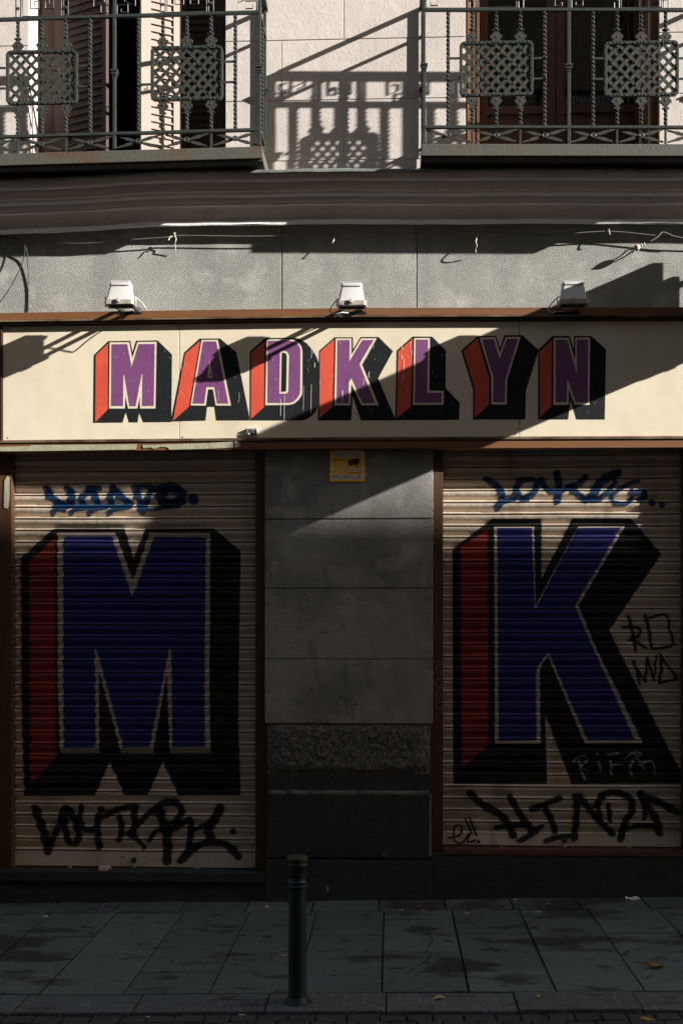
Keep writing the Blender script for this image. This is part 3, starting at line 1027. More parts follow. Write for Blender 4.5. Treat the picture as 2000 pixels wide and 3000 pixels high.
PROTO = {}
def balcony(px0, px1, yf, label):
    root = thing('iron_balcony', P((px0 + px1) / 2, yf((px0 + px1) / 2) + 427, 0), label, 'balcony', 'wrought iron balconies above the shop sign')
    def B(px, rel, d=DB):
        return P(px, yf(px) + rel, DB) + Vector((0, DB - d, 0))
    # slab
    DSL = DB + 0.038
    a, b = P(px0 - 7, yf(px0 - 7) + 427, DSL), P(px1 + 9, yf(px1 + 9) + 427, DSL)
    at, bt = P(px0 - 7, yf(px0 - 7) + 392, DSL), P(px1 + 9, yf(px1 + 9) + 392, DSL)
    m = MB()
    m.hexa([a, b, bt, at], [Vector((q.x, 0.02, q.z)) for q in (a, b, bt, at)])
    m.build('slab_edging', 'slab', root, bevel=0.004)
    m = MB()
    dn = Vector((0, 0, -0.012))
    f = [q + dn + Vector((0, .012, 0)) for q in (a, b)]
    t_ = [q + Vector((0, .012, -0.0005)) for q in (a, b)]
    q4 = [f[0], f[1], t_[1], t_[0]]
    m.hexa(q4, [Vector((q.x, 0.02, q.z)) for q in q4])
    m.build('slab_soffit', 'slab_under', root)
    # rails: front bar and returns to the wall
    def rail(rel, h, dd):
        m_ = MB()
        for (xa, ya, xb, yb) in ((px0, DB, px1, DB),):
            p_, q_ = B(xa - 3, rel), B(xb + 3, rel)
            hz = Vector((0, 0, h / 2))
            dy = Vector((0, dd / 2, 0))
            m_.hexa([p_ - hz - dy, q_ - hz - dy, q_ + hz - dy, p_ + hz - dy], [p_ - hz + dy, q_ - hz + dy, q_ + hz + dy, p_ + hz + dy])
        for xa in (px0, px1):
            p_ = B(xa, rel)
            m_.box(p_.x - dd / 2, p_.x + dd / 2, p_.y + dd / 2 + 0.0005, 0.01, p_.z - h / 2 + 0.0005, p_.z + h / 2 - 0.0005)
        return m_
    rail(-87, 0.020, 0.038).build('handrail', 'iron', root, bevel=0.003)
    rail(0, 0.018, 0.022).build('upper_rail', 'iron', root, bevel=0.002)
    rail(344, 0.017, 0.022).build('lower_rail', 'iron', root, bevel=0.002)
    L = 344 * SF - 0.012
    if not PROTO:
        h = bpy.data.objects.new  # prototypes are the first balcony's own parts
    def part(key, maker, name, mat, pos, rot=None, smooth=False, bevel=0.0, parent=None):
        par = parent or root
        if key not in PROTO:
            o = maker().build(name, mat, None, smooth=smooth, bevel=bevel)
            PROTO[key] = o
            o.parent = par
            o.location = Vector(pos) - ROOT[par.name]
            ROOT[o.name] = Vector(pos)
            if rot is not None:
                o.rotation_euler = rot
            return o
        return inst(PROTO[key], par, pos, rot)
    def post_mesh():
        m_ = MB()
        s_ = 0.0095
        m_.box(-s_, s_, -s_, s_, -392 * SF, 87 * SF)
        zc_ = -168 * SF
        m_.box(-.022, .022, -.022, .022, zc_ + 0.006, zc_ + 0.017)
        m_.box(-.017, .017, -.017, .017, zc_ - 0.012, zc_ + 0.0055)
        m_.box(-.013, .013, -.013, .013, zc_ - 0.024, zc_ - 0.0125)
        return m_
    def plain_mesh():
        m_ = MB()
        s_ = 0.006
        m_.box(-s_, s_, -s_, s_, -48 * SF, 0)
        return m_
    panels = (3, 9)
    for k_ in range(13):
        px = px0 + (px1 - px0) * k_ / 12
        top = B(px, 4)
        if k_ in (0, 6, 12):
            part('post', post_mesh, 'post', 'iron', B(px, 0), bevel=0.002)
        elif k_ in (1, 5, 7, 11):
            part('tw', lambda: twisted(L, plain=0.0), 'baluster', 'iron', top)
        else:
            part('tws', lambda: twisted(62 * SF, 0.0082, 0.1), 'baluster', 'iron', B(px, 2))
            part('twl', lambda: twisted(58 * SF, 0.0082, 0.1), 'baluster', 'iron', B(px, 288))
            part('fl', lambda: fleur(1), 'leaf_ornament', 'iron_pale', B(px, 97), smooth=False)
            part('fld', lambda: fleur(-1), 'leaf_ornament', 'iron_pale', B(px, 249), smooth=False)
        if k_ % 2 == 0:
            if k_ not in (0, 6, 12):
                part('pl', plain_mesh, 'stub_bar', 'iron', B(px, 346))
        else:
            part('x', lambda: cross_orn(128 * SF, 36 * SF), 'cross_ornament', 'iron_pale', B(px, 369))
    for c in panels:
        px = px0 + (px1 - px0) * c / 12
        ctr = B(px, 173)
        fr, bars = (None, None) if 'fr' in PROTO else lattice(214, 160)
        pan = part('fr', lambda: fr, 'lattice_panel', 'iron', ctr, bevel=0.002)
        ob = part('bars', lambda: bars, 'lattice_bars', 'iron_pale', ctr, parent=pan)
        def conn(sx):
            m_ = MB()
            m_.box(min(0, sx * 40) * SF, max(0, sx * 40) * SF, -.009, -.003, -.006, .006)
            m_.sphere((sx * 37 * SF, -.012, 0), 0.0085, 8)
            return m_
        for sx in (-1, 1):
            for dz in (-30, 30):
                part('conn%d' % sx, lambda: conn(sx), 'panel_tie', 'iron', B(px + sx * 106, 173 + dz))
    # key-pattern scrolls between the two upper rails
    def scroll_u():
        m_ = MB()
        for sx in (-1, 1):
            ztube(m_, [(sx * 78, 0), (sx * 78, -82)])
            ztube(m_, [(sx * 64, 0), (sx * 64, -82)])
            m_.sphere((sx * 71 * SF, -.004, 30 * SF), 0.010, 8)
        ztube(m_, [(-58, -80), (-58, -7), (58, -7), (58, -80)])
        ztube(m_, [(-34, -80), (-34, -30), (-10, -30), (-10, -52), (-22, -52), (-22, -42)])
        ztube(m_, [(34, -80), (34, -30), (10, -30), (10, -52), (22, -52), (22, -42)])
        return m_
    def scroll_h(flip):
        m_ = MB()
        f = -1 if flip else 1
        ztube(m_, [(f * 8, 0), (f * 8, -34), (f * 40, -34), (f * 40, -12), (f * 20, -12), (f * 20, -22)])
        ztube(m_, [(f * 62, -84), (f * 62, -30), (f * 30, -30 - 14), (f * 30, -62), (f * 46, -62)])
        return m_
    for c in panels:
        part('su', scroll_u, 'key_scroll', 'iron', B(px0 + (px1 - px0) * c / 12, 0))
    for c, fl in ((0.0, False), (6, False), (6, True), (12, True)):
        part('sh%d' % fl, lambda: scroll_h(fl), 'key_scroll', 'iron', B(px0 + (px1 - px0) * c / 12, 0))
    # returns to the wall: middle twisted bar and wall post
    for xa in (px0, px1):
        p_ = B(xa, 4, 0.165)
        part('tw', lambda: twisted(L), 'baluster', 'iron', p_)
        part('post', post_mesh, 'post', 'iron', B(xa, 0, 0.02), bevel=0.002)
        part('x', None, 'cross_ornament', 'iron_pale', B(xa, 369, 0.165), rot=(0, 0, R(90)))
        def hook():
            m_ = MB()
            ztube(m_, [(0, 0), (0, -22), (26, -22), (26, -10), (18, -10)])
            return m_
        part('hook', hook, 'key_scroll', 'iron', B(xa, 0, 0.30), rot=(0, 0, R(90)))
    return root
balcony(-88, 760, lambda x: 58 - 0.0285 * x, 'left iron balcony in front of the half open brown louvred shutters')
balcony(1241, 2089, lambda x: 29 + 0.0008 * (x - 1241), 'right iron balcony in front of the dark glazed wooden door')

# ------------------------------------------------------------------ shop sign
DS = 0.052
sg = thing('shop_sign', P(1000, 1325, 0), 'long cream shop sign reading MADKLYN in purple block letters', 'sign')
SX0, SX1 = -6, 2150
def sy(px, y0):           # the sign hangs a touch lower towards the left, its top edge more so
    t = (1000 - px) / 1000.0
    up = (1290 - y0) / 385.0
    return y0 + ((9 + 6 * up) * t if px < 1000 else (3.5 - 1.5 * up) * t)
def sband(name, mat, y0, y1, df, db, x0=SX0, x1=SX1, bevel=0.002):
    m = MB()
    xs = [x0 + (x1 - x0) * i / 6 for i in range(7)]
    for a, b in zip(xs[:-1], xs[1:]):
        f = [P(a, sy(a, y1), df), P(b, sy(b, y1), df), P(b, sy(b, y0), df), P(a, sy(a, y0), df)]
        m.hexa(f, [Vector((q.x, -db, q.z)) for q in f])
    return m.build(name, mat, sg, bevel=0.0)
sband('top_board', 'brown', 902, 923, 0.085, -0.005, -60)
sband('top_moulding', 'moulding', 923.6, 928, 0.098, -0.005, -60)
sband('top_moulding', 'jamb', 928.6, 932.5, 0.072, -0.005, -60)
sband('top_moulding', 'moulding', 933, 935.5, 0.080, -0.005, -60)
sband('top_moulding', 'jamb', 936, 942, 0.062, -0.005, -60)
sband('bottom_moulding', 'moulding', 1280.5, 1285, 0.062, 0.0, -60)
sband('bottom_moulding', 'moulding', 1285.6, 1288, 0.075, 0.0, -60)
sband('bottom_moulding', 'jamb', 1288.5, 1293.4, 0.066, 0.0, -60)
sband('bottom_board', 'brown', 1294, 1314, 0.075, -0.03, -60)
m = MB()
for a, b in ((10, 524), (526.2, 1519.5), (1521.5, 2150)):
    f = [P(a, sy(a, 1282), DS), P(b, sy(b, 1282), DS), P(b, sy(b, 941), DS), P(a, sy(a, 941), DS)]
    m.hexa(f, [Vector((q.x, -0.02, q.z)) for q in f])
m.build('sign_panel', 'cream', sg, bevel=0.0012, seg=1)
m = MB()
m.pprism([(-60, sy(0, 1280)), (2, sy(0, 1280)), (2, sy(0, 943)), (-60, sy(0, 943))], 0.058, 0.0, 0)
m.pprism([(2.5, sy(0, 1280)), (6, sy(0, 1280)), (6, sy(0, 942.5)), (2.5, sy(0, 942.5))], 0.068, 0.0, 0)
m.pprism([(6.4, sy(0, 1279)), (9.5, sy(0, 1279)), (9.5, sy(0, 943)), (6.4, sy(0, 943))], 0.060, 0.0, 0)
m.build('side_moulding', 'jamb', sg, bevel=0.001)
# screw heads and the stains round them
m = MB()
for px, py in ((535, 955), (535, 1281), (1060, 1274), (1370, 1275), (1508, 1272), (1532, 951), (24, 964), (24, 1283)):
    q = P(px, py, DS)
    m.sphere((q.x, q.y - 0.0005, q.z), 0.005, 8, 0, (1, 0.4, 1))
m.build('screw_heads', 'moulding', sg)

K6 = 6.0308
LET = {
 'M': (260, [('ink', [(92,425),(348,177),(740,172),(778,375),(838,170),(1218,163),(1475,415),(1462,1608),(965,1612),(893,1445),(865,1615),(712,1615),(658,1435),(600,1618),(80,1622)]),
   ('red', [(128,432),(346,218),(340,1385),(120,1610)]),
   ('cream', [(374,200),(720,197),(772,480),(865,193),(1202,190),(1182,1368),(910,1368),(903,1170),(862,1368),(698,1368),(650,1145),(643,1368),(363,1368)]),
   ('purple', [(406,235),(685,230),(762,630),(885,230),(1170,228),(1152,1322),(943,1325),(952,760),(940,760),(832,1330),(722,1330),(630,775),(617,775),(610,1325),(397,1325)])]),
 'A': (490, [('ink', [(300,380),(570,133),(935,130),(1222,375),(1450,1510),(1450,1580),(865,1580),(832,1340),(705,1340),(678,1582),(74,1598),(72,1550)]),
   ('red', [(322,398),(585,172),(385,1338),(104,1585)]),
   ('cream', [(610,158),(895,155),(1128,1316),(858,1316),(808,1030),(722,1030),(684,1316),(415,1312)]),
   ('purple', [(634,183),(868,183),(1080,1280),(882,1283),(833,990),(694,990),(656,1283),(447,1283)]),
   ('cream', [(750,520),(803,828),(710,828)]), ('ink', [(762,710),(775,800),(745,800)])]),
 'D': (720, [('ink', [(70,360),(340,123),(860,115),(950,135),(1080,220),(1180,340),(1255,470),(1285,560),(1303,640),(1306,1200),(1280,1320),(1230,1430),(1150,1510),(1080,1555),(1000,1580),(70,1580)]),
   ('red', [(97,385),(332,180),(322,1345),(92,1550)]),
   ('cream', [(370,148),(785,145),(850,160),(930,205),(980,270),(1000,350),(998,1070),(985,1140),(930,1220),(850,1285),(770,1305),(345,1310)]),
   ('purple', [(388,172),(780,168),(850,188),(915,225),(955,285),(965,350),(960,1070),(945,1130),(900,1195),(840,1250),(770,1270),(383,1270)]),
   ('cream', [(605,350),(690,350),(735,375),(765,430),(750,1060),(735,1095),(700,1108),(592,1105)]),
   ('ink', [(637,382),(685,385),(715,410),(725,440),(715,1050),(700,1070),(622,1075)])]),
 'K': (920, [('ink', [(88,350),(358,110),(685,108),(688,325),(820,105),(1135,103),(1390,355),(1130,835),(1432,1555),(1432,1580),(822,1580),(680,1150),(655,1580),(65,1580)]),
   ('red', [(105,368),(352,145),(325,1340),(92,1535)]),
   ('cream', [(380,133),(660,130),(660,415),(830,130),(1105,128),(845,595),(1138,1310),(838,1312),(655,935),(640,1312),(358,1312)]),
   ('purple', [(412,162),(628,158),(622,540),(848,162),(1045,158),(800,585),(1075,1270),(852,1275),(660,830),(612,905),(607,1275),(395,1275)])]),
 'L': (1130, [('ink', [(190,345),(472,95),(815,97),(1060,345),(1052,1005),(1302,1265),(1292,1568),(162,1575)]),
   ('red', [(217,360),(470,135),(440,1335),(190,1535)]),
   ('cream', [(498,125),(775,123),(765,1052),(1020,1060),(1015,1300),(478,1303)]),
   ('purple', [(525,152),(745,150),(725,1090),(985,1092),(980,1268),(508,1270)])]),
 'Y': (1330, [('ink', [(118,345),(408,88),(735,80),(808,300),(880,73),(1200,70),(1480,325),(1470,400),(1265,1050),(1252,1562),(328,1565),(333,1045)]),
   ('red', [(160,362),(412,125),(615,845),(612,1310),(358,1525),(365,1025)]),
   ('cream', [(445,115),(718,108),(806,385),(905,108),(1168,103),(945,805),(932,870),(920,1297),(652,1293),(652,800)]),
   ('purple', [(487,145),(695,140),(800,495),(925,137),(1128,135),(906,848),(890,1258),(680,1257),(685,820)])]),
 'N': (1550, [('ink', [(150,330),(400,88),(705,85),(783,322),(783,88),(1090,85),(1350,322),(1328,1562),(828,1562),(722,1225),(682,1562),(150,1562)]),
   ('red', [(175,360),(395,155),(388,1325),(185,1530)]),
   ('cream', [(428,120),(685,118),(805,520),(808,117),(1068,115),(1057,1305),(795,1300),(690,1020),(687,1303),(422,1305)]),
   ('purple', [(457,152),(662,152),(832,750),(833,150),(1035,150),(1025,1258),(810,1260),(668,840),(655,1257),(457,1258)])]),
}
flat = Surface(DS)
mats4 = ['ink', 'red', 'cream', 'purple']
for i, (ch, (ox, lays)) in enumerate(LET.items()):
    m = MB()
    for j, (mt, pts) in enumerate(lays):
        q = zc(pts, ox, 970, K6)
        flat.lay(m, poly_tris(q), mats4.index(mt), 0.0006 + 0.00035 * j + 0.00004 * i)
    o = m.build('painted_letter', mats4, sg)
    o['label'] = 'purple block letter %s with red side and black shadow' % ch
# paint scratches and drips
m = MB()
for x, y, l, w_ in ((912, 1025, 25, 1.6), (912, 1127, 85, 1.8), (889, 1130, 72, 1.4), (822, 1170, 48, 2.2), (834, 1160, 70, 2.2), (922, 1064, 12, 3), (1003, 1145, 40, 5), (1066, 1110, 18, 2), (1182, 1051, 32, 2.6), (1176, 1042, 10, 3), (1181, 1092, 25, 2.2), (1190, 1135, 20, 1.6), (1202, 1004, 14, 2), (1205, 1025, 14, 2), (1178, 1014, 12, 2.5), (1094, 990, 30, 1.5), (1081, 1090, 16, 3), (1187, 1235, 10, 3), (640, 1175, -30, 1.2), (700, 1150, 30, 1.2)):
    pl = stroke_tris([(x, y), (x + random.uniform(-2, 2), y + l * .5), (x + random.uniform(-2, 1), y + l)], w_)
    flat.lay(m, pl, 0, 0.0040)
for _ in range(130):
    x, y = random.uniform(290, 1760), random.uniform(1000, 1225)
    l = random.uniform(2, 9)
    flat.lay(m, stroke_tris([(x, y), (x + random.uniform(-2, 2), y + l)], random.uniform(0.5, 1.1)), 0, 0.0042)
m.build('paint_scratches', 'chalk', sg, attr=True)

# small bracket screwed to the sign
br = thing('metal_bracket', P(738, 1275, DS), 'small crumpled silver metal bracket on the lower edge of the cream sign', 'bracket')
m = MB()
q0, q1 = P(723, 1274, 0.075), P(754, 1253, 0.075)
m.box(q0.x, q1.x, -0.074, -DS, q1.z - 0.008, q1.z)
m.box(q1.x - 0.006, q1.x, -0.085, -DS, q0.z + .006, q1.z - 0.0085)
m.build('clip_plate', 'lampwhite', br, bevel=0.001)
m = MB()
nx, nz = 12, 6
vs, fs = [], []
for j in range(nz + 1):
    for i in range(nx + 1):
        vs.append((q0.x + (q1.x - 0.008 - q0.x) * i / nx, -0.064 - random.uniform(0, 0.018), q0.z + (q1.z - 0.010 - q0.z) * j / nz))
for j in range(nz):
    for i in range(nx):
        a = j * (nx + 1) + i
        fs.append((a, a + 1, a + nx + 2, a + nx + 1))
m.add(vs, fs)
m.build('foil', 'foil', br)

# ------------------------------------------------------------------ roller shutters
PROF = [(0, -11), (.012, 2), (.04, 9), (.08, 11.5), (.12, 10.5), (.155, 5), (.16, -14), (.225, -14), (.23, 5), (.26, 8), (.34, 8), (.44, 6.4), (.54, 3.8), (.62, 0.8), (.69, -2.8), (.75, -6.2), (.81, -9.2), (.87, -11.5), (.985, -11.5)]
def shutter_steps(px, bead, pitch, ytop, ybot):
    st = []
    y = bead - pitch * math.ceil((bead - ytop) / pitch)
    n = 0
    while y < ybot:
        jit = 0.0012 * math.sin(n * 2.3)
        for t, o in PROF:
            yy = y + t * pitch
            if ytop <= yy <= ybot:
                st.append((P(px, yy, -SH).z, SH - o * 0.001 * 1.45 + jit))
        y += pitch
        n += 1
    return st
def shutter(name, px0, px1, bead, ybot_sl, ybar, label):
    root = thing('roller_shutter', P((px0 + px1) / 2, ybar, -SH), label, 'roller shutter')
    st = shutter_steps((px0 + px1) / 2, bead, 34.7, 1300, ybot_sl)
    xa, xb = P(px0, 1800, -SH).x, P(px1, 1800, -SH).x
    m = MB()
    xs_ = [xa] + [k_ * 0.08 for k_ in range(math.floor(xa / 0.08) + 1, math.floor(xb / 0.08) + 1)] + [xb]
    nx = len(xs_) - 1
    vs, fs = [], []
    for (z, y) in st:
        for x_ in xs_:
            vs.append(warp((x_, y, z)))
    for j in range(len(st) - 1):
        for i in range(nx):
            a = j * (nx + 1) + i
            fs.append((a, a + 1, a + nx + 2, a + nx + 1))
    m.add(vs, fs)
    m.build('slat_curtain', 'slat', root, smooth=True)
    m = MB()
    za, zb_ = P(px0, ybar, -SH).z, st[-1][0]
    for x0_, x1_ in zip(xs_[:-1], xs_[1:]):
        f = [warp((x0_, SH - .013, za)), warp((x1_, SH - .013, za)), warp((x1_, SH - .013, zb_ + .001)), warp((x0_, SH - .013, zb_ + .001))]
        m.hexa(f, [(v_[0], v_[1] + .033, v_[2]) for v_ in f])
    m.build('bottom_bar', 'slat', root)
    return root, Surface(-SH, st + [(st[-1][0] - 0.0004, SH - 0.0132), (za, SH - 0.0132)])

def paint(root, surf, lays, label):
    mats = ['shutter_ink', 'shutter_red', 'shutter_cream', 'shutter_blue']
    m = MB()
    for j, (mt, pts) in enumerate(lays):
        surf.lay(m, poly_tris(pts), mats.index(mt), 0.0006 + 0.0004 * j)
    o = m.build('painted_letter', mats, root)
    o['label'] = label
TAGN = [0]
def tagpaint(root, surf, strokes, mat, label, ox, oy, k, dots=(), wide=1.0):
    m = MB()
    for pts, w_ in strokes:
        TAGN[0] += 1
        for poly in [stroke_tris(zc(pts, ox, oy, k), w_ * wide / k)]:
            surf.lay(m, poly, 0, 0.0026 + 0.00012 * (TAGN[0] % 14))
    for x, y, r in dots:
        TAGN[0] += 1
        q = zc([(x, y)], ox, oy, k)[0]
        surf.lay(m, dot_tris(q[0], q[1], r / k), 0, 0.0026 + 0.00012 * (TAGN[0] % 14))
    o = m.build('spray_tag', mat, root, attr=True)
    o['label'] = label

A_ = lambda p: zc(p, 0, 1350, 1.96)
B_ = lambda p: zc(p, 0, 1900, 1.96)
C_ = lambda p: zc(p, 1250, 1350, 2.0907)
D_ = lambda p: zc(p, 1250, 1900, 2.0907)

ms, msf = shutter('roller_shutter', 35, 749, 1444.4, 2499, 2534, 'left closed roller shutter painted with a large violet letter M')
paint(ms, msf, [
    ('shutter_ink', A_([(120,560),(315,388),(718,387),(768,560),(838,387),(1228,388),(1382,520)]) + B_([(1368,400),(1382,842),(1027,842),(935,652),(848,842),(717,842),(630,650),(548,842),(143,843),(125,300)])),
    ('shutter_red', A_([(173,577),(318,445)]) + B_([(322,300),(325,625),(178,778),(174,300)])),
    ('shutter_cream', A_([(333,415),(665,412),(765,690),(862,412),(1208,415)]) + B_([(1203,300),(1210,600),(975,602),(960,140),(877,602),(697,598),(568,120),(573,598),(347,597),(335,200)])),
    ('shutter_blue', A_([(366,440),(645,436),(762,782),(885,436),(1183,440)]) + B_([(1176,300),(1178,567),(990,567),(984,5),(972,5),(860,567),(710,567),(556,5),(546,5),(552,567),(370,567),(364,200)])),
], 'large violet letter M with red side and black shadow')
tagpaint(ms, msf, [
    ([(270,162),(300,212),(352,246)], 50), ([(388,160),(420,205),(400,246)], 48), ([(352,246),(400,246)], 20), ([(474,246),(478,208),(515,180),(552,200),(560,246)], 44), ([(510,155),(575,158)], 34),
    ([(652,150),(640,200),(638,246)], 44), ([(662,170),(705,210),(752,248)], 44), ([(310,258),(500,256),(755,256)], 16),
    ([(300,308),(325,278),(372,285)], 30), ([(325,276),(430,262)], 18), ([(404,305),(445,276),(545,262)], 28), ([(508,308),(550,276),(625,262)], 30), ([(622,305),(662,278),(752,262)], 32),
    ([(775,158),(800,215),(818,292)], 46), ([(818,290),(850,228),(872,172),(945,145)], 38), ([(800,150),(870,150)], 34), ([(935,165),(990,152),(1042,190),(1032,235),(960,246),(925,212),(940,175)], 66),
    ([(822,280),(920,276),(1000,250)], 18),
], 'spray_blue', 'blue spray tag along the upper slats', 0, 1350, 1.96, [(1110, 220, 36)])
tagpaint(ms, msf, [
    ([(205,915),(240,1010),(280,1160)], 50), ([(280,1160),(312,1080),(345,1000),(362,930)], 36), ([(362,930),(390,912),(372,1000),(402,1112),(452,1100),(442,1010),(402,925)], 40),
    ([(470,905),(462,990),(500,1042),(545,1035)], 34), ([(582,920),(560,1010),(572,1135)], 40), ([(600,960),(680,922),(760,905),(790,905)], 34), ([(768,915),(778,1000),(758,1060)], 40),
    ([(690,960),(702,1030),(688,1095)], 34), ([(850,950),(800,1002),(738,1065)], 32), ([(740,1065),(790,1090),(830,1140)], 26),
    ([(918,930),(940,1000),(962,1090),(962,1215)], 52), ([(875,935),(938,888),(1012,885),(1045,930),(1012,990),(950,1035)], 38), ([(960,1055),(1040,1010),(1092,980),(1095,1050),(1082,1150),(1035,1215)], 36),
    ([(1265,915),(1232,980),(1198,1040),(1215,1100)], 52), ([(1055,1205),(1130,1132),(1230,1112),(1310,1132),(1372,1190)], 42), ([(860,1100),(900,1045),(960,1040)], 26), ([(1110,1040),(1180,1010),(1230,970)], 24),
], 'spray_black', 'black spray tag along the lowest slats', 0, 1900, 1.96, [(1340, 1050, 22)], 1.12)

ks, ksf = shutter('roller_shutter', 1297, 2002, 1431.3, 2441, 2474, 'right closed roller shutter painted with a large violet letter K')
paint(ks, ksf, [
    ('shutter_ink', C_([(155,545),(400,355),(700,355),(700,725),(890,352),(1250,352),(1432,572),(1115,1040)]) + D_([(1300,262),(1568,786),(1570,830),(885,830),(722,400),(735,830),(160,830),(158,100)])),
    ('shutter_red', C_([(205,532),(372,425)]) + D_([(374,200),(376,590),(212,737),(210,200)])),
    ('shutter_cream', C_([(410,402),(655,402),(664,885),(925,402),(1210,402),(925,890)]) + D_([(1030,-10),(1320,578),(965,580),(740,50),(690,120),(695,580),(415,580),(414,0)])),
    ('shutter_blue', C_([(430,412),(640,412),(660,915),(922,412),(1185,408),(905,890)]) + D_([(1012,-10),(1272,560),(982,562),(745,28),(716,52),(668,132),(670,562),(438,562),(434,0)])),
], 'large violet letter K with red side and black shadow')
tagpaint(ks, ksf, [
    ([(362,112),(420,150),(455,190),(455,240),(428,295)], 38), ([(440,275),(470,255),(548,232)], 24), ([(575,130),(545,172),(575,228),(622,226),(662,180),(672,125)], 36), ([(560,120),(640,112)], 36),
    ([(700,112),(722,162),(772,188),(832,180)], 34), ([(795,75),(808,170),(795,248)], 42), ([(972,95),(930,138),(862,165)], 36), ([(870,160),(920,205),(970,242)], 40),
    ([(1165,75),(1092,108),(1040,160),(1008,232)], 52), ([(1008,235),(1052,238),(1112,180),(1150,128)], 28), ([(1290,125),(1232,140),(1182,170),(1128,212),(1145,252),(1212,262),(1252,228),(1250,182)], 26),
    ([(1275,195),(1312,185),(1332,215),(1300,238)], 34),
], 'spray_blue', 'blue spray tag along the upper slats', 1250, 1350, 2.0907, [(1375, 255, 26), (1437, 268, 22)], 1.2)
tagpaint(ks, ksf, [
    ([(1232,955),(1255,1050),(1275,1165)], 22), ([(1195,1022),(1295,1025),(1292,1070),(1235,1102)], 18), ([(1250,1085),(1340,1150)], 20),
    ([(1335,950),(1358,1050),(1372,1150)], 22), ([(1362,965),(1462,945),(1482,1040),(1502,1128),(1385,1152)], 18),
], 'spray_black', 'thin black letters RO', 1250, 1350, 2.0907)
tagpaint(ks, ksf, [
    ([(1262,78),(1288,150),(1298,218)], 20), ([(1268,105),(1335,205)], 16), ([(1335,205),(1345,60)], 18), ([(1350,70),(1388,198)], 16), ([(1425,35),(1432,120),(1418,215)], 20), ([(1418,215),(1530,182)], 16), ([(1530,182),(1428,48)], 16), ([(1400,40),(1388,190)], 14),
], 'spray_black', 'thin black letters MA', 1250, 1900, 2.0907)
tagpaint(ks, ksf, [
    ([(930,685),(940,740),(966,800)], 20), ([(898,690),(940,655),(988,678),(942,718),(992,752)], 15), ([(1050,695),(1064,750)], 22), ([(1120,690),(1130,772)], 20), ([(1108,650),(1168,640)], 18), ([(1130,710),(1188,704)], 14),
    ([(1212,675),(1262,632),(1305,645),(1240,715),(1252,775)], 20), ([(1268,640),(1300,690),(1330,745)], 18), ([(1295,708),(1372,690),(1395,772)], 16),
], 'spray_white', 'grey letters RIFA over the black shadow', 1250, 1900, 2.0907, [(1040, 645, 11)])
tagpaint(ks, ksf, [
    ([(262,885),(330,950),(420,1000),(482,1052),(525,1140)], 50), ([(508,912),(560,1000),(602,1060),(642,1115)], 46), ([(810,915),(730,948),(640,985)], 38), ([(720,975),(760,1050),(782,1115)], 42),
    ([(425,1097),(520,1080),(625,1082)], 40), ([(575,1170),(640,1130),(702,1088)], 38), ([(908,905),(915,1000),(898,1160)], 44), ([(940,910),(990,980),(1060,1060),(1132,1130)], 44), ([(725,1175),(800,1152),(905,1140)], 34),
    ([(1036,960),(1080,892),(1160,880),(1242,918),(1252,990),(1212,1060),(1180,1165)], 46), ([(1110,955),(1118,1050)], 34), ([(1040,940),(1062,1055)], 34), ([(1305,885),(1342,960),(1400,1040),(1420,1125)], 50),
    ([(1310,905),(1400,932),(1530,1000)], 46), ([(1195,1112),(1300,1080),(1395,1090)], 40), ([(1330,960),(1330,1040)], 30),
], 'spray_black', 'thick black spray tag along the lowest slats', 1250, 1900, 2.0907, (), 1.05)
tagpaint(ks, ksf, [
    ([(132,1160),(200,1142),(212,1090),(172,1088),(165,1168),(212,1190),(262,1130),(248,1182),(300,1172)], 14), ([(232,1040),(272,1128)], 14), ([(262,1038),(302,1142)], 14),
], 'spray_black', 'small black tag with an exclamation mark at the corner', 1250, 1900, 2.0907, [(315, 1182, 12)])

def hardware(root, px, py, dx):
    q = P(px, py, -SH)
    m = MB()
    f = SH - 0.013
    m.lathe([(0.018, 0), (0.018, 0.008), (0.012, 0.012), (0.010, 0.02)], (0, 0, 0), 16)
    m.v = [Vector((q.x + v.x, f - v.z, q.z + v.y)) for v in m.v]
    m.build('lock_cylinder', 'iron', root, smooth=True)
    m = MB()
    for sx in (-35, 35):
        r_ = P(px + sx, py - 10, -SH)
        m.sphere((r_.x, f, r_.z), 0.009, 10, 0, (1, 0.6, 1))
        if sx:
            m.sphere((r_.x, f, r_.z - 0.04), 0.006, 10, 0, (1, 0.6, 1))
    m.build('rivets', 'lampgrey', root)
    m = MB()
    m.box(q.x - 0.010, q.x + 0.010, f - 0.014, f, q.z - 0.055, q.z - 0.022)
    m.build('latch_tab', 'lampgrey', root, bevel=0.002)
    m = MB()
    for ox in dx:
        e = P(ox, py + 24, -SH + 0.03)
        m.tube([(e.x - 0.012, -(-SH + 0.03), e.z - 0.006), (e.x + 0.012, -(-SH + 0.04), e.z + 0.008)], 0.009, 10)
    m.build('floor_bolt', 'lampgrey', root, smooth=True)
hardware(ms, 395, 2519, (204, 580))
hardware(ks, 1652, 2461, (1465, 1841))
m = MB()
q = P(1525, 2455, -SH)
for a, b, c, e in ((-.03, -.025, -.018, .018), (.025, .03, -.018, .018), (-.025, .025, -.018, -.013)):
    m.box(q.x + a, q.x + b, SH - .016, SH - .0125, q.z + c, q.z + e)
m.build('label_holder', 'shutter_ink', ks)
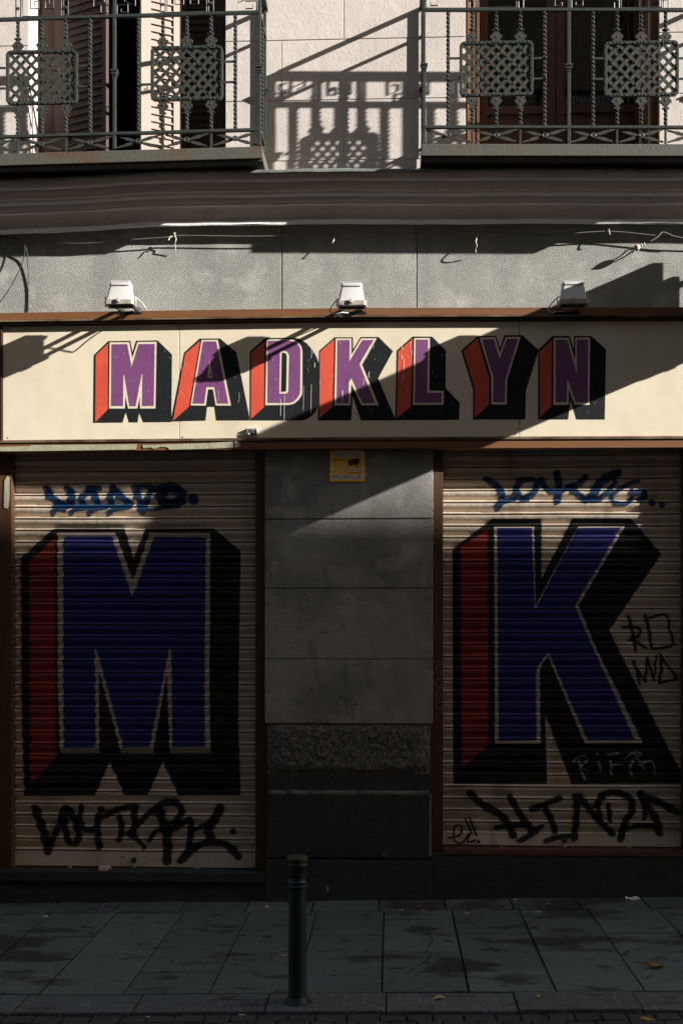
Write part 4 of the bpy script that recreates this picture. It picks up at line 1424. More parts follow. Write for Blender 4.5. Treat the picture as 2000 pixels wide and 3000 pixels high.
# the rail under the shutter
# small wooden block on the left sill
q = P(306, 2545, -0.03)
wd = thing('wooden_wedge', q, 'small pale block of wood wedged on the sill under the left shutter', 'wedge')
m = MB()
m.hexa([q + Vector((-.035, -.03, -.016)), q + Vector((.024, -.03, -.016)), q + Vector((.022, -.03, .012)), q + Vector((-.03, -.03, .016))],
       [q + Vector((-.033, .025, -.016)), q + Vector((.036, .025, -.016)), q + Vector((.034, .025, .018)), q + Vector((-.03, .025, .02))])
m.build('block', 'slat', wd, bevel=0.003)
m = MB()
m.tube([q + Vector((.03, -.005, 0)), q + Vector((.05, -.005, 0.002))], 0.007, 8)
m.build('peg', 'lampgrey', wd, smooth=True)

# marks on the jamb and the pier
jf = Surface(-JR)
m = MB()
for pts in ([(72,72),(52,130),(75,100),(104,88)], [(48,150),(98,140),(58,190),(104,178)], [(52,200),(60,232),(104,238)], [(95,245),(58,268),(70,302),(104,285),(80,270)], [(62,305),(52,350),(88,372),(104,322),(70,330)]):
    jf.lay(m, stroke_tris(zc(pts, 1250, 1900, 2.0907), 1.6), 0, 0.0006)
m.build('marker_scribble', 'marker_white', bld, attr=True)
m = MB()
jf.lay(m, poly_tris(zc([(42,412),(98,432),(98,474),(42,448)], 1250, 1900, 2.0907)), 0, 0.0008)
m.build('paint_smear', 'smear', bld)
pf = Surface(0.0)
for i, (pts, w_) in enumerate((([(690,130),(700,180),(697,270)], 16), ([(740,110),(760,160),(765,240)], 22), ([(830,120),(815,180),(805,260)], 18), ([(690,120),(740,100),(790,130)], 18), ([(770,160),(840,150)], 14), ([(500,30),(520,60)], 30), ([(570,0),(575,100)], 22))):
    m = MB()
    pf.lay(m, stroke_tris(zc(pts, 700, 2000, 2.412), w_ / 2.412), 0, 0.001 + 0.0001 * i)
    m.build('faded_graffiti', 'spray_teal', bld, attr=True)
for i, (pts, w_) in enumerate((([(750,1440),(760,1568)], 60), ([(800,1450),(860,1440)], 30), ([(560,1220),(620,1210)], 36), ([(740,1150),(742,1180)], 30))):
    m = MB()
    pf.lay(m, stroke_tris(zc(pts, 700, 1350, 2.412), w_ / 2.412), 0, 0.0018 + 0.0001 * i)
    m.build('faded_graffiti', 'spray_teal', bld, attr=True)
m = MB()
for i, (pts, w_) in enumerate((([(218,82),(232,88),(242,84)], 16), ([(222,95),(218,120)], 7), ([(217,130),(212,152)], 8), ([(210,175),(209,198)], 10))):
    pf.lay(m, stroke_tris(zc(pts, 700, 2000, 2.412), w_ / 2.412), 0, 0.001 + 0.0001 * i)
pb_ = Surface(0.024)
for i, (pts, w_) in enumerate((([(628,1440),(626,1470)], 12), ([(1005,1215),(1040,1205)], 4))):
    pb_.lay(m, stroke_tris(zc(pts, 700, 2000, 2.412), w_ / 2.412), 0, 0.001)
m.build('paint_splash', 'chalk', bld, attr=True)

# ------------------------------------------------------------------ alarm plate
al = thing('alarm_sign', P(1017, 1411, 0), 'small yellow alarm company plate on the grey pier below the sign', 'sign')
KA = 7.127
def ap(x, y):
    return (900 + x / KA, 1280 + y / KA)
m = MB()
pts = []
for cx, cy, a0 in ((1185, 300, -90), (1185, 912, 0), (488, 912, 90), (488, 300, 180)):
    for k_ in range(5):
        a = R(a0 + 22.5 * k_)
        pts.append(ap(cx + 22 * math.cos(a), cy + 22 * math.sin(a)))
m.pprism(pts, 0.006, 0.0005)
m.build('plate', 'yellow', al, bevel=0.001)
asf = Surface(0.006)
m = MB()
def arect(x0, y0, x1, y1, lift, mi=0):
    asf.lay(m, [[(*ap(x0, y0), 0), (*ap(x1, y0), 0), (*ap(x1, y1), 0), (*ap(x0, y1), 0)]], mi, lift)
arect(515, 310, 1165, 428, 0.0004)
arect(515, 428.5, 530, 786, 0.0004)
arect(1150, 428.5, 1165, 786, 0.0004)
arect(515, 786.5, 1165, 888, 0.0004)
arect(850, 662, 1115, 722, 0.0004)
for x, y, r in ((543, 585, 17), (608, 577, 15), (668, 578, 12), (708, 578, 10), (738, 580, 8), (765, 582, 7), (573, 668, 19), (637, 648, 17), (684, 632, 14), (722, 622, 10), (755, 612, 8), (785, 605, 7), (805, 590, 6), (661, 715, 16), (705, 690, 14), (738, 667, 11), (770, 648, 9), (795, 633, 7), (818, 620, 6), (610, 752, 20), (725, 750, 14), (754, 712, 11), (780, 685, 9), (800, 662, 8), (820, 640, 6)):
    asf.lay(m, [[(*ap(x + r * .85 * math.cos(q * .6283), y + r * math.sin(q * .6283)), 0) for q in range(10)]], 0, 0.0004)
m.build('white_print', 'platewhite', al)
m = MB()
asf.lay(m, poly_tris([ap(*p) for p in ((845, 495), (880, 480), (1010, 447), (1070, 445), (1092, 470), (1095, 508), (1110, 520), (1080, 528), (1070, 575), (1045, 590), (1060, 608), (1030, 632), (1035, 660), (1022, 655), (1008, 622), (1035, 600), (1025, 582), (960, 590), (920, 604), (890, 592), (868, 598), (850, 560))]), 0, 0.0008)
m.build('camera_symbol', 'print', al)
def text_part(body, cx, cy, wpx, hpx, mat, parent, name, bold=0.0):
    cu = bpy.data.curves.new('t', 'FONT')
    cu.body = body
    cu.size = 1
    cu.offset = bold
    ob = bpy.data.objects.new('t', cu)
    COL.objects.link(ob)
    dg = bpy.context.evaluated_depsgraph_get()
    dg.update()
    me = bpy.data.meshes.new_from_object(ob.evaluated_get(dg))
    vs = [v.co.copy() for v in me.vertices]
    fs = [tuple(p.vertices) for p in me.polygons]
    bpy.data.objects.remove(ob)
    x0, x1 = min(v.x for v in vs), max(v.x for v in vs)
    y0, y1 = min(v.y for v in vs), max(v.y for v in vs)
    out = []
    for v in vs:
        px, py = ap(cx + ((v.x - x0) / (x1 - x0) - .5) * wpx, cy - ((v.y - y0) / (y1 - y0) - .5) * hpx)
        q = P(px, py, 0.006)
        out.append((q.x, -0.0069, q.z))
    m_ = MB()
    m_.add(out, fs)
    o = m_.build(name, mat, parent)
    return o
text_part('CONECTADA', 832, 357, 605, 64, 'print', al, 'lettering', 0.012)
text_part('CON CENTRAL DE ALARMAS', 832, 407, 605, 26, 'print', al, 'lettering', 0.01)
text_part('902 202 999', 678, 482, 265, 34, 'print', al, 'lettering', 0.012)
text_part('VIDEOVIGILANCIA', 985, 693, 245, 26, 'print', al, 'lettering', 0.01)
text_part('24 HORAS', 988, 755, 240, 30, 'print', al, 'lettering', 0.012)
text_part('PROSEGUR', 835, 836, 610, 74, 'print', al, 'lettering', 0.014)

# ------------------------------------------------------------------ floodlights
def floodlight(px, py, label):
    """rim bottom centre seen at px,py on a plane 0.3 m out"""
    dc = 0.305
    c = P(px, py, dc)
    root = thing('floodlight', c, label, 'floodlight', 'white floodlights over the shop sign')
    m = MB()
    w0, w1, h0, h1 = 0.086, 0.060, 0.026, 0.140
    d0, d1 = 0.056, 0.034
    def ring(w_, d_, z, yo, n=5, r=0.014):
        pts = []
        for sx, sy_, a0 in ((1, 1, 0), (-1, 1, 90), (-1, -1, 180), (1, -1, 270)):
            for k_ in range(n):
                a = R(a0 + 90 * k_ / (n - 1))
                pts.append(Vector((c.x + sx * (w_ - r) + r * math.cos(a), c.y + yo + sy_ * (d_ - r) + r * math.sin(a), c.z + z)))
        return pts
    secs = [(w0 - .004, d0 - .004, h0, 0), (w0 - .010, d0 - .008, h0 + .010, .001), (w1 + .003, d1 + .003, h1 - .024, .016), (w1 + .003, d1 + .009, h1 - .020, .016), (w1 + .004, d1 + .009, h1 - .008, .018), (w1 - .004, d1 - .002, h1, .018)]
    rs = [ring(*s_[:3], s_[3]) for s_ in secs]
    n = len(rs[0])
    vs = [v for r_ in rs for v in r_]
    fs = []
    for i in range(len(rs) - 1):
        for k_ in range(n):
            fs.append((i * n + k_, i * n + (k_ + 1) % n, (i + 1) * n + (k_ + 1) % n, (i + 1) * n + k_))
    fs += [tuple(reversed(range(n))), tuple((len(rs) - 1) * n + k_ for k_ in range(n))]
    m.add(vs, fs)
    m.build('housing', 'lampwhite', root, smooth=True)
    m = MB()
    for i in range(12):
        x = c.x - 0.052 + 0.104 * i / 11
        m.box(x - .0026, x + .0026, c.y - 0.016, c.y + 0.05, c.z + h1 - 0.004, c.z + h1 + 0.010)
    m.build('cooling_fins', 'lampwhite', root)
    m = MB()
    o = ring(w0, d0, 0, 0)
    o2 = ring(w0, d0, h0, 0)
    i2 = ring(w0 - .012, d0 - .012, 0, 0)
    i3 = ring(w0 - .012, d0 - .012, 0.010, 0)
    vs = o + o2 + i2 + i3
    fs = []
    for k_ in range(n):
        j = (k_ + 1) % n
        fs += [(k_, j, n + j, n + k_), (k_, 2 * n + k_, 2 * n + j, j), (2 * n + k_, 3 * n + k_, 3 * n + j, 2 * n + j)]
    fs.append(tuple(n + k_ for k_ in range(n)))
    m.add(vs, fs)
    m.build('front_rim', 'lampgrey', root)
    m = MB()
    m.box(c.x - .010, c.x + .008, c.y - d0 - .012, c.y - d0 + .001, c.z + .010, c.z + .034)
    m.build('catch', 'lampwhite', root, bevel=0.002)
    m = MB()
    m.add(ring(w0 - .011, d0 - .011, 0.009, 0), [tuple(reversed(range(n)))])
    m.build('lens', 'lampglass', root)
    # two arms to the wall and side plates
    zw = P(px, 908, 0).z
    for sx in (-1, 1):
        m = MB()
        xa = c.x + sx * 0.052
        m.hexa([(xa - .009, c.y + d0 - .02, c.z + .001), (xa + .009, c.y + d0 - .02, c.z + .001), (xa + .009, c.y + d0 - .02, c.z + .02), (xa - .009, c.y + d0 - .02, c.z + .02)],
               [(xa - .009, 0.005, zw - .012), (xa + .009, 0.005, zw - .012), (xa + .009, 0.005, zw + .01), (xa - .009, 0.005, zw + .01)])
        m.build('arm', 'iron', root, bevel=0.002)  # dark iron colour stands for the shade on the arms
    m = MB()
    m.box(c.x - .08, c.x + .08, -.085, -.06, zw - .055, zw - .03)
    m.build('cross_bar', 'iron', root, bevel=0.002)  # darkened for shade like the arms
    for sx in (-1, 1):
        x = c.x + sx * (w0 + .004)
        m = MB()
        m.box(min(x, x + sx * .003), max(x, x + sx * .003), c.y - .012, c.y + .012, c.z - .004, c.z + .055)
        m.build('side_plate', 'lampgrey', root)
    m = MB()
    sx = 1 if px < 700 else -1
    pth = catmull([tuple(c + Vector(v)) for v in ((sx * .07, .05, .07), (sx * .10, .06, .05), (sx * .135, .08, .005), (sx * .11, .10, -.012), (sx * .07, .15, .01), (sx * .02, .24, .03), (0, .268, .055))], 6)
    m.tube(pth, 0.0035, 6)
    m.build('flex', 'lampwhite', root, smooth=True)
    return root
floodlight(354, 897, 'leftmost white floodlight on an arm above the letter M of the sign')
floodlight(1030, 900, 'middle white floodlight on an arm above the letter K of the sign')
floodlight(1677, 896, 'right white floodlight above the letter N, half in shadow')
floodlight(2322, 893, 'white floodlight past the right end of the letters, out of view')

# ------------------------------------------------------------------ cables and small things on the frieze
def cable(name, pts, d, r, mat, label, cat):
    m = MB()
    ds = d if isinstance(d, (list, tuple)) else [d] * len(pts)
    q = [tuple(P(x, y, dd)) for (x, y), dd in zip(pts, ds)]
    m.tube(catmull(q, 6), r, 7)
    return tag(m.build(name, mat, None, smooth=True), label, cat)
cable('cable', [(-300, 715), (0, 703), (64, 706), (236, 713), (357, 704), (491, 695), (530, 690), (768, 692), (1000, 682), (1180, 683), (1390, 678), (1480, 684), (1630, 686), (1780, 678), (1900, 688), (2000, 697), (2300, 705)], 0.048, 0.0036, 'grey_cable', 'long thin grey cable strung along the wall under the cornice', 'cable')
cable('cable', [(-300, 700), (-60, 698), (20, 694), (55, 702), (75, 722), (82, 760), (84, 840), (84, 912)], [.045, .045, .045, .045, .04, .02, .006, .006], 0.0036, 'black_rubber', 'black cable hanging straight down the wall at the left edge', 'cable')
cable('cable', [(62, 703), (74, 724), (66, 770), (35, 835), (0, 886), (-40, 930)], [.045, .05, .06, .05, .03, .006], 0.003, 'black_rubber', 'thin black cable sloping away down left from the hanging cable', 'cable')
cable('cable', [(1905, 706), (1925, 694), (1938, 681), (1955, 684), (1972, 692), (2010, 699)], [.07, .07, .065, .06, .055, .05], 0.0036, 'grey_cable', 'looped end of cable tied to the ceramic insulator', 'cable')
def string(pts, d, label):
    m = MB()
    m.tube(catmull([tuple(P(x, y, dd)) for (x, y), dd in zip(pts, d)], 5), 0.0032, 6)
    return tag(m.build('string_tie', 'string', None, smooth=True), label, 'string')
string([(512, 690), (509, 684), (513, 682), (512, 690), (516, 698), (515, 706), (512, 716), (514, 726), (513, 736)], [.05, .055, .056, .055, .05, .05, .04, .03, .02], 'pale string tie round the cable above the gap between two floodlights, left one')
string([(507, 694), (500, 693), (496, 700), (494, 704)], [.056, .06, .065, .07], 'short frayed string end left of the long string tie')
string([(976, 697), (978, 703), (975, 708), (973, 712)], [.05, .06, .065, .06], 'short string scrap hanging in shadow above the middle floodlight')
string([(1396, 688), (1395, 700), (1393, 710), (1396, 720), (1392, 730), (1393, 740)], [.045, .06, .07, .065, .05, .03], 'long pale string hanging down in shadow right of the second wall joint')
string([(1782, 671), (1783, 680), (1785, 686), (1783, 688)], [.055, .06, .06, .055], 'short string knot on the cable left of the insulator')
# ceramic insulator
q = P(1864, 726, 0.065)
iz = thing('insulator', q, 'pink ceramic insulator ball held off the wall by the cable, upper right', 'insulator')
m = MB()
m.sphere(q, 0.0195, 16)
m.build('ball', 'terracotta', iz, smooth=True)
def ribs(a, b, n):
    m_ = MB()
    pth, rr_ = [], []
    for i in range(n * 4 + 1):
        t = i / (n * 4)
        pth.append(a.lerp(b, t))
        rr_.append((0.0075 + 0.004 * math.cos(i * math.pi / 2)) * (1.1 - 0.45 * t))
    m_.tube(pth, rr_, 10)
    return m_
ribs(q + Vector((.016, .0, .008)), P(1893, 712, 0.07), 3).build('ribbed_collar', 'string', iz, smooth=True)
ribs(q + Vector((-.014, .012, -.012)), P(1838, 745, 0.035), 3).build('ribbed_collar', 'string', iz, smooth=True)
m = MB()
m.tube([P(1840, 744, 0.04), P(1822, 756, 0.0)], 0.004, 6)
m.sphere(q + Vector((-.003, -.019, .002)), 0.006, 8)
m.build('hook', 'iron', iz, smooth=True)

# tape on the lower board
def tape(pts, label, d=0.076, mat='tape'):
    m = MB()
    m.pprism(pts, d + 0.0035, d + 0.0005)
    o = m.build('tape_strip', mat, None)
    ROOT[o.name] = Vector((0, 0, 0))
    return tag(o, label, 'tape', 'tape strips on the shop front')
tape([(0, 1309), (88, 1307), (92, 1304), (250, 1303), (402, 1301), (398, 1317), (300, 1318.5), (130, 1321), (0, 1322)], 'long pale green tape strip on the board above the left shutter')
tape([(418, 1304), (455, 1303), (600, 1298), (684, 1294), (686, 1311), (600, 1315), (498, 1317.5), (488, 1310), (470, 1309), (452, 1315), (440, 1311), (420, 1313)], 'torn shorter tape strip right of the long one above the left shutter')
tape([(686.5, 1292), (702, 1295), (706, 1308), (690, 1312)], 'folded over tape end at the right end of the torn strip', 0.079)
tape([(14, 1408), (22, 1394), (28, 1398), (28, 1460), (24, 1490), (12, 1488), (13, 1440)], 'ragged tape scrap on the left brown door jamb', -0.029)

# ------------------------------------------------------------------ unseen sign assumed past the right edge, shaped to shade the front
XS = P(2155, 900, 0).x
SPX = SUN.x / -SUN.y
def from_shadow(px, py):
    """point of the plane x = XS whose shadow falls on pixel px,py of the wall"""
    s_ = P(px, py, 0)
    d = (XS - s_.x) / SPX
    return d, s_.z + d * SUN.z / -SUN.y
d_in = from_shadow(1920, 830)[0]
zt_in = from_shadow(1850, 799)[1]
d_out = from_shadow(420, 1400)[0] - SH
z_top = zt_in
z_bot = from_shadow(1472, 1282)[1]
ps = thing('shadow_casting_sign', (XS, 0, z_bot), 'unseen sign box assumed past the right end of the shop sign, shaped to cast the diagonal shadow', 'sign')
m = MB()
m.box(XS - 0.02, XS + 0.05, -d_out, -d_in, z_bot, z_top)
m.build('sign_box', 'signpanel', ps, bevel=0.006)
dm = from_shadow(1976, 840)[0]
m = MB()
m.box(XS - 0.015, XS + 0.03, -d_in + 0.001, -dm, z_bot + 0.03, from_shadow(1924, 832)[1])
m.build('mounting_plate', 'iron', ps, bevel=0.003)  # edges placed for the step in the cast shadow
m = MB()
m.box(XS - 0.018, XS + 0.05, -from_shadow(1964, 1100)[0], -0.02, from_shadow(1985, 1138)[1], z_bot + 0.0295)
m.build('shadow_corner_box', 'signpanel', ps, bevel=0.003)  # added box, sized for the corner of shade on the shop sign
m = MB()
for z in (z_bot + 0.12, z_top - 0.2):
    m.box(XS - 0.012, XS + 0.02, -dm + .001, 0.01, z - 0.015, z + 0.015)
m.build('bracket', 'iron', ps)

# ------------------------------------------------------------------ ground
def gpt(x, y, h=0.0):
    return Vector((x, y, gz(x) + h))
YK0, YK1 = G(1000, 2908).y, G(1000, 2962).y     # kerb strip
jx = [G(px, 2673).x for px in (344, 743, 1137, 1534, 1932)]
pitch = (jx[-1] - jx[0]) / 8
y_first = G(1000, 2669).y
rowA = [G(1000, y).y for y in (2697, 2791)]
rowB = [G(1000, y).y for y in (2739, 2847)]
m = MB()
def slab(x0, x1, y0, y1, gx, gy, h=0.0):
    x0, x1, y0, y1 = x0 + gx, x1 - gx, y0 + gy, y1 - gy
    j = random.uniform(-0.0025, 0.0025)
    tilt = random.uniform(-0.002, 0.002)
    t_ = [gpt(x0, y0, h + j), gpt(x1, y0, h + j + tilt), gpt(x1, y1, h + j + tilt), gpt(x0, y1, h + j)]
    m.hexa(t_, [q + Vector((0, 0, -0.05)) for q in t_])
for i in range(-26, 34):
    x0, x1 = jx[0] + pitch * i, jx[0] + pitch * (i + 1)
    jig = random.uniform(-0.012, 0.012)
    rws = rowA if (i % 2 == 0) else rowB
    ys = [y_first] + [r_ + jig for r_ in rws] + [YK0]
    wj = random.choice([0.003, 0.004, 0.006])
    for a, b in zip(ys[:-1], ys[1:]):
        slab(x0, x1, b, a, wj, 0.003)
    xo = pitch * 0.08
    slab(x0 - xo, x1 - xo, y_first + 0.006, 0.06, 0.004, 0.002)
pav = m.build('pavement', 'slabstone', None, bevel=0.004)
tag(pav, 'grey granite slab pavement', None, None, 'structure')
for pts, w_ in (([(1258, 2740), (1265, 2752), (1266, 2760), (1256, 2772), (1250, 2786), (1251, 2794)], 3.0), ([(1262, 2795), (1256, 2810), (1248, 2818), (1236, 2824), (1205, 2846), (1190, 2856)], 3.2), ([(1258, 2830), (1300, 2832), (1318, 2843), (1350, 2848), (1374, 2855)], 3.0), ([(795, 2797), (793, 2812), (790, 2820)], 2.6), ([(700, 2830), (745, 2812)], 2.0)):
    m = MB()
    cc = catmull(pts, 4)
    q_ = [G(x_, y_) for x_, y_ in cc]
    vs_ = []
    for i_, p_ in enumerate(q_):
        t_ = (q_[min(i_ + 1, len(q_) - 1)] - q_[max(i_ - 1, 0)]).normalized()
        n_ = Vector((-t_.y, t_.x, 0)) * (w_ * 0.0009 * random.uniform(0.6, 1.5))
        vs_ += [p_ + n_ + Vector((0, 0, .0042)), p_ - n_ + Vector((0, 0, .0042))]
    m.add(vs_, [(2 * i_, 2 * i_ + 1, 2 * i_ + 3, 2 * i_ + 2) for i_ in range(len(q_) - 1)])
    m.build('paving_crack', 'grout', pav)

m = MB()
x = -12.0
while x < 14:
    l = random.uniform(0.52, 0.62)
    slab(x, x + l, YK1, YK0 - 0.005, 0.003, 0.002, 0.001)
    x += l
kb = m.build('kerb', 'kerbstone', None, bevel=0.006)
tag(kb, 'granite kerb strip', None, None, 'structure')
m = MB()
def sheet(x0, x1, y0, y1, h, mb_):
    mb_.add([gpt(x0, y0, h), gpt(x1, y0, h), gpt(x1, y1, h), gpt(x0, y1, h)], [(0, 1, 2, 3)])
sheet(-12, 14, YK1 - 0.02, 0.3, -0.02, m)
tag(m.build('pavement_bed', 'grout', None), 'dark bed under the paving', None, None, 'structure')
m = MB()
y = YK1 - 0.006
r_ = 0
while y > -4.4:
    dpt_ = random.uniform(0.085, 0.1)
    x = -3.2 + random.uniform(-.1, 0)
    while x < 3.4:
        l = random.uniform(0.10, 0.15)
        t_ = [gpt(x + .003, y - dpt_ + .003, -.012 + random.uniform(-.004, .004)), gpt(x + l - .003, y - dpt_ + .003, -.012 + random.uniform(-.004, .004)), gpt(x + l - .003, y - .003, -.012 + random.uniform(-.004, .004)), gpt(x + .003, y - .003, -.012 + random.uniform(-.004, .004))]
        m.hexa(t_, [q + Vector((0, 0, -0.05)) for q in t_])
        x += l
    y -= dpt_
rd = m.build('road', 'sett', None, bevel=0.008, seg=2)
tag(rd, 'street of dark stone setts', None, None, 'structure')
m = MB()
sheet(-60, 70, -12, YK1 + 0.01, -0.036, m)
tag(m.build('road_bed', 'sett', None), 'street surface running on past the view', None, None, 'structure')
m = MB()
m.add([(-400, -400, -1.6), (400, -400, -1.6), (400, 400, -1.6), (-400, 400, -1.6)], [(0, 1, 2, 3)])
tag(m.build('ground', 'grout', None), 'ground under the town', None, None, 'structure')

# ------------------------------------------------------------------ bollard
q = G(871, 2937)
bo = thing('bollard', q, 'dark green cast iron bollard standing on the kerb', 'bollard')
HB = 0.665
m = MB()
m.lathe([(0.044, 0.015), (0.0415, 0.03), (0.0405, 0.2), (0.0395, HB * 0.785)], q, 40)
m.build('shaft', 'bollard', bo, smooth=True)
m = MB()
m.lathe([(0.062, -0.02), (0.062, 0.004), (0.056, 0.009), (0.052, 0.018), (0.046, 0.024), (0.0425, 0.03)], q, 40)
m.build('foot_ring', 'bollard', bo, smooth=True)
m = MB()
z0 = HB * 0.785
m.lathe([(0.0395, z0 - .004), (0.0465, z0), (0.0475, z0 + .006), (0.044, z0 + .011), (0.041, z0 + .014), (0.0455, z0 + .019), (0.0455, z0 + .024), (0.040, z0 + .030), (0.0395, z0 + 0.04), (0.0405, HB - .05), (0.0425, HB - .047)], q, 40)
m.build('collar', 'bollard', bo, smooth=True)
m = MB()
m.lathe([(0.041, HB - .052), (0.0455, HB - .048), (0.0475, HB - .042), (0.0455, HB - .037), (0.043, HB - .033), (0.0475, HB - .028), (0.0485, HB - .018), (0.0465, HB - .008), (0.040, HB - .003), (0.030, HB - .001), (0.026, HB), (0.010, HB + .001)], q, 40)
m.build('cap', 'bollard_top', bo, smooth=True)

# ------------------------------------------------------------------ fallen leaves and litter
def leaf_mesh(L, W, curl, seed):
    rnd = random.Random(seed)
    m_ = MB()
    n = 9
    vs, fs = [], []
    for i in range(n + 1):
        t = i / n
        wv = W * math.sin(math.pi * min(1, t * 0.98 + 0.02)) ** 0.8 * (1.1 - 0.4 * t)
        for s_ in (-1, -0.5, 0, 0.5, 1):
            z = curl * abs(s_) ** 1.5 * W * 1.2 + 0.006 * math.sin(t * 5 + seed) + 0.004
            vs.append(((t - .5) * L, s_ * wv + rnd.uniform(-.0006, .0006), z))
    for i in range(n):
        for j in range(4):
            a = i * 5 + j
            fs.append((a, a + 5, a + 6, a + 1))
    vs2 = [(x, y, z - 0.0008) for x, y, z in vs]
    m_.add(vs, fs)
    m_.add(vs2, [tuple(reversed(f)) for f in fs])
    m_.tube([(-L * .5, 0, .005), (-L * .62, .003, .004), (-L * .72, .008, .008)], 0.0009, 5)
    return m_
LEAVES = [
    (309, 2652, 'leaf_ochre', 0.055, 80, 'ochre leaf against the foot of the wall under the left shutter'),
    (413, 2671, 'leaf_yellow', 0.05, 40, 'pale folded leaf on the pavement in front of the left shutter'),
    (483, 2679, 'leaf_ochre', 0.045, 10, 'bright ochre leaf right of the pale folded leaf'),
    (188, 2697, 'leaf_brown', 0.032, 130, 'small brown leaf left of the other leaves before the left shutter'),
    (20, 2691, 'leaf_yellow', 0.045, 5, 'pale leaf at the left edge of the pavement'),
    (148, 2645, 'leaf_brown', 0.03, 60, 'brown leaf against the wall foot at the far left'),
    (787, 2672, 'leaf_ochre', 0.05, 0, 'flat ochre leaf left of the bollard near the wall'),
    (838, 2696, 'leaf_yellow', 0.035, 20, 'little yellow leaf just left of the bollard shaft'),
    (832, 2800, 'leaf_yellow', 0.042, 15, 'yellow leaf left of the bollard halfway down the pavement'),
    (908, 2648, 'leaf_ochre', 0.045, -10, 'ochre leaf at the wall foot right of the bollard'),
    (929, 2646, 'leaf_ochre', 0.035, 25, 'smaller ochre leaf beside the one right of the bollard'),
    (1074, 2682, 'leaf_ochre', 0.04, -5, 'ochre leaf in front of the grey pier above a brown one'),
    (1074, 2698, 'leaf_brown', 0.04, 70, 'dark brown leaf just below the ochre leaf before the pier'),
    (1234, 2662, 'leaf_ochre', 0.055, 20, 'curled orange leaf on the joint right of the pier'),
    (1244, 2668, 'leaf_ochre', 0.045, -15, 'second curled leaf touching the orange one right of the pier'),
    (1371, 2678, 'leaf_yellow', 0.05, -20, 'greenish yellow leaf before the right shutter step'),
    (1463, 2665, 'leaf_brown', 0.06, 0, 'broad dark brown leaf before the right shutter step'),
    (1600, 2655, 'leaf_ochre', 0.07, 0, 'long thin orange leaf close to the right step'),
    (1565, 2725, 'leaf_brown', 0.05, 10, 'brown leaf lying across a paving joint before the right shutter'),
    (1575, 2675, 'leaf_yellow', 0.03, 0, 'tiny pale leaf above the brown leaf on the joint'),
    (1980, 2680, 'leaf_brown', 0.06, 15, 'brown leaf at the right edge of the pavement'),
    (1918, 2836, 'leaf_ochre', 0.085, -35, 'big pointed orange leaf near the right edge of the pavement'),
    (1832, 2798, 'leaf_brown', 0.04, 25, 'small brown leaf left of the big pointed orange leaf'),
    (1900, 2866, 'leaf_brown', 0.05, 0, 'dark leaf in the wet patch below the big orange leaf'),
    (1285, 2926, 'leaf_yellow', 0.062, 5, 'yellow leaf lying flat on the kerb right of the bollard'),
    (1579, 2926, 'leaf_yellow', 0.045, 70, 'upright curled yellow leaf on the kerb further right'),
    (1900, 2978, 'leaf_ochre', 0.075, 3, 'orange leaf on the stone setts at the lower right'),
    (1987, 2995, 'leaf_ochre', 0.06, 50, 'leaf at the very lower right corner on the setts'),
]
for i, (px, py, mt, L, rot, lab) in enumerate(LEAVES):
    q = G(px, py)
    o = leaf_mesh(L, L * random.uniform(0.2, 0.28), random.uniform(-0.1, 0.7), i).build('fallen_leaf', mt, None, smooth=True)
    o.location = q + Vector((0, 0, 0.003 if py < 2965 else -0.018))
    o.rotation_euler = (random.uniform(-.15, .15), random.uniform(-.15, .15), R(rot))
    tag(o, lab, 'leaf', 'dry leaves fallen on the pavement')
def litter(px, py, mt, sx, sy_, rot, name, lab, cat):
    q = G(px, py)
    m_ = MB()
    vs, fs = [], []
    for j in range(3):
        for i in range(6):
            vs.append(((i / 5 - .5) * sx, (j / 2 - .5) * sy_, 0.006 + 0.006 * math.sin(i * 1.7 + j)))
    for j in range(2):
        for i in range(5):
            a = j * 6 + i
            fs.append((a, a + 1, a + 7, a + 6))
    k_ = len(vs)
    m_.add(vs + [(x, y, z - 0.001) for x, y, z in vs], fs + [tuple(k_ + t for t in reversed(f)) for f in fs])
    o = m_.build(name, mt, None)
    o.location = q
    o.rotation_euler = (0.25, 0, R(rot))
    return tag(o, lab, cat)
litter(1852, 2634, 'paper', 0.085, 0.035, -4, 'paper_scrap', 'white paper scrap lying at the foot of the right step', 'paper')
litter(1176, 2669, 'paper', 0.03, 0.01, 0, 'paper_scrap', 'tiny white scrap on the paving joint right of the pier', 'paper')
def butt(px, py, rot, lab):
    q = G(px, py) + Vector((0, 0, 0.005 if py < 2965 else -0.014))
    m_ = MB()
    a = R(rot)
    v = Vector((math.cos(a), math.sin(a), 0)) * 0.013
    m_.tube([q - v, q + v], 0.004, 8)
    return tag(m_.build('cigarette_butt', 'paper', None, smooth=True), lab, 'cigarette butt', 'cigarette butts on the pavement')
butt(1509, 2637, 80, 'white cigarette butt at the foot of the right step')
butt(135, 2687, 30, 'cigarette butt on the left paving joint')
butt(1576, 2674, 5, 'cigarette butt before the right shutter')
butt(709, 2965, 0, 'cigarette butt on the gap between kerb and setts')
butt(433, 2971, 10, 'cigarette butt on the setts at the lower left')
butt(781, 2658, 40, 'cigarette butt near the wall left of the bollard')

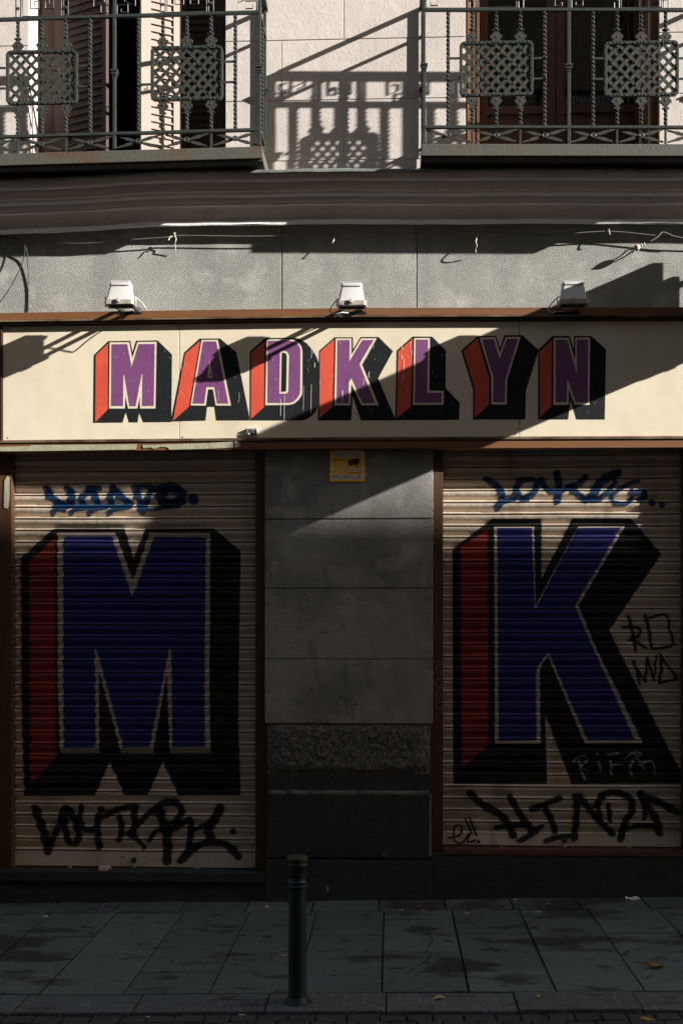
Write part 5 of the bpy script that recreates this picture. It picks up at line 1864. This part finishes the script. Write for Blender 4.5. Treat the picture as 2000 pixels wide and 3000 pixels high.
# ------------------------------------------------------------------ houses across the street, behind the camera
YO = -9.4
z_edge = P(1000, 1478).z
H_ROOF = z_edge + (-YO - 0.3) * SUN.z / -SUN.y
def opposite(x0, x1, H, mat, label):
    root = thing('town_house', ((x0 + x1) / 2, YO - 4, GA), label, 'building', 'houses across the street')
    m = MB()
    m.box(x0, x1, YO - 8, YO, -1, H - 0.4)
    m.build('wall', mat, root)
    m = MB()
    m.box(x0, x1, YO - 8.1, YO + 0.0, H - 0.399, H)
    m.box(x0, x1, YO + 0.001, YO + 0.3, H - 0.18, H - 0.001)
    m.build('eaves_cornice', 'opptrim', root)
    m = MB()
    m.hexa([(x0, YO - 0.4, H + 0.001), (x1, YO - 0.4, H + 0.001), (x1, YO - 4, H + 1.1), (x0, YO - 4, H + 1.1)], [(x0, YO - 8, H + 0.001), (x1, YO - 8, H + 0.001), (x1, YO - 4.1, H + 1.1), (x0, YO - 4.1, H + 1.1)])
    m.build('roof', 'tile', root)
    nb = max(2, int((x1 - x0) / 3.2))
    for f in range(4):
        for b in range(nb):
            cx = x0 + (x1 - x0) * (b + .5) / nb
            zb_ = gz(cx) + 0.3 + f * 3.2 + (0.5 if f else 0)
            if zb_ + 2.3 > H - 0.5:
                continue
            m = MB()
            for a, c_, e, g_ in ((-.62, -.5, 0, 2.2), (.5, .62, 0, 2.2), (-.4999, .4999, 2.05, 2.2), (-.4999, .4999, 0, .12), (-.03, .03, .121, 2.049)):
                m.box(cx + a, cx + c_, YO + 0.001, YO + 0.09, zb_ + e, zb_ + g_)
            wn = m.build('window', 'opptrim', root)
            m = MB()
            m.box(cx - .4999, cx + .4999, YO + 0.012, YO + 0.03, zb_ + .121, zb_ + 2.049)
            m.build('pane', 'lampglass', wn)
    return root
opposite(-34, -12, 6.6, 'opp2', 'grey town house across the street to the far left, behind the viewer')
opposite(-12, 8, H_ROOF - 1.9, 'opp', 'ochre town house straight across the street, behind the viewer')
opposite(8, 56, H_ROOF, 'opp2', 'long grey town house across the street to the right, behind the viewer')
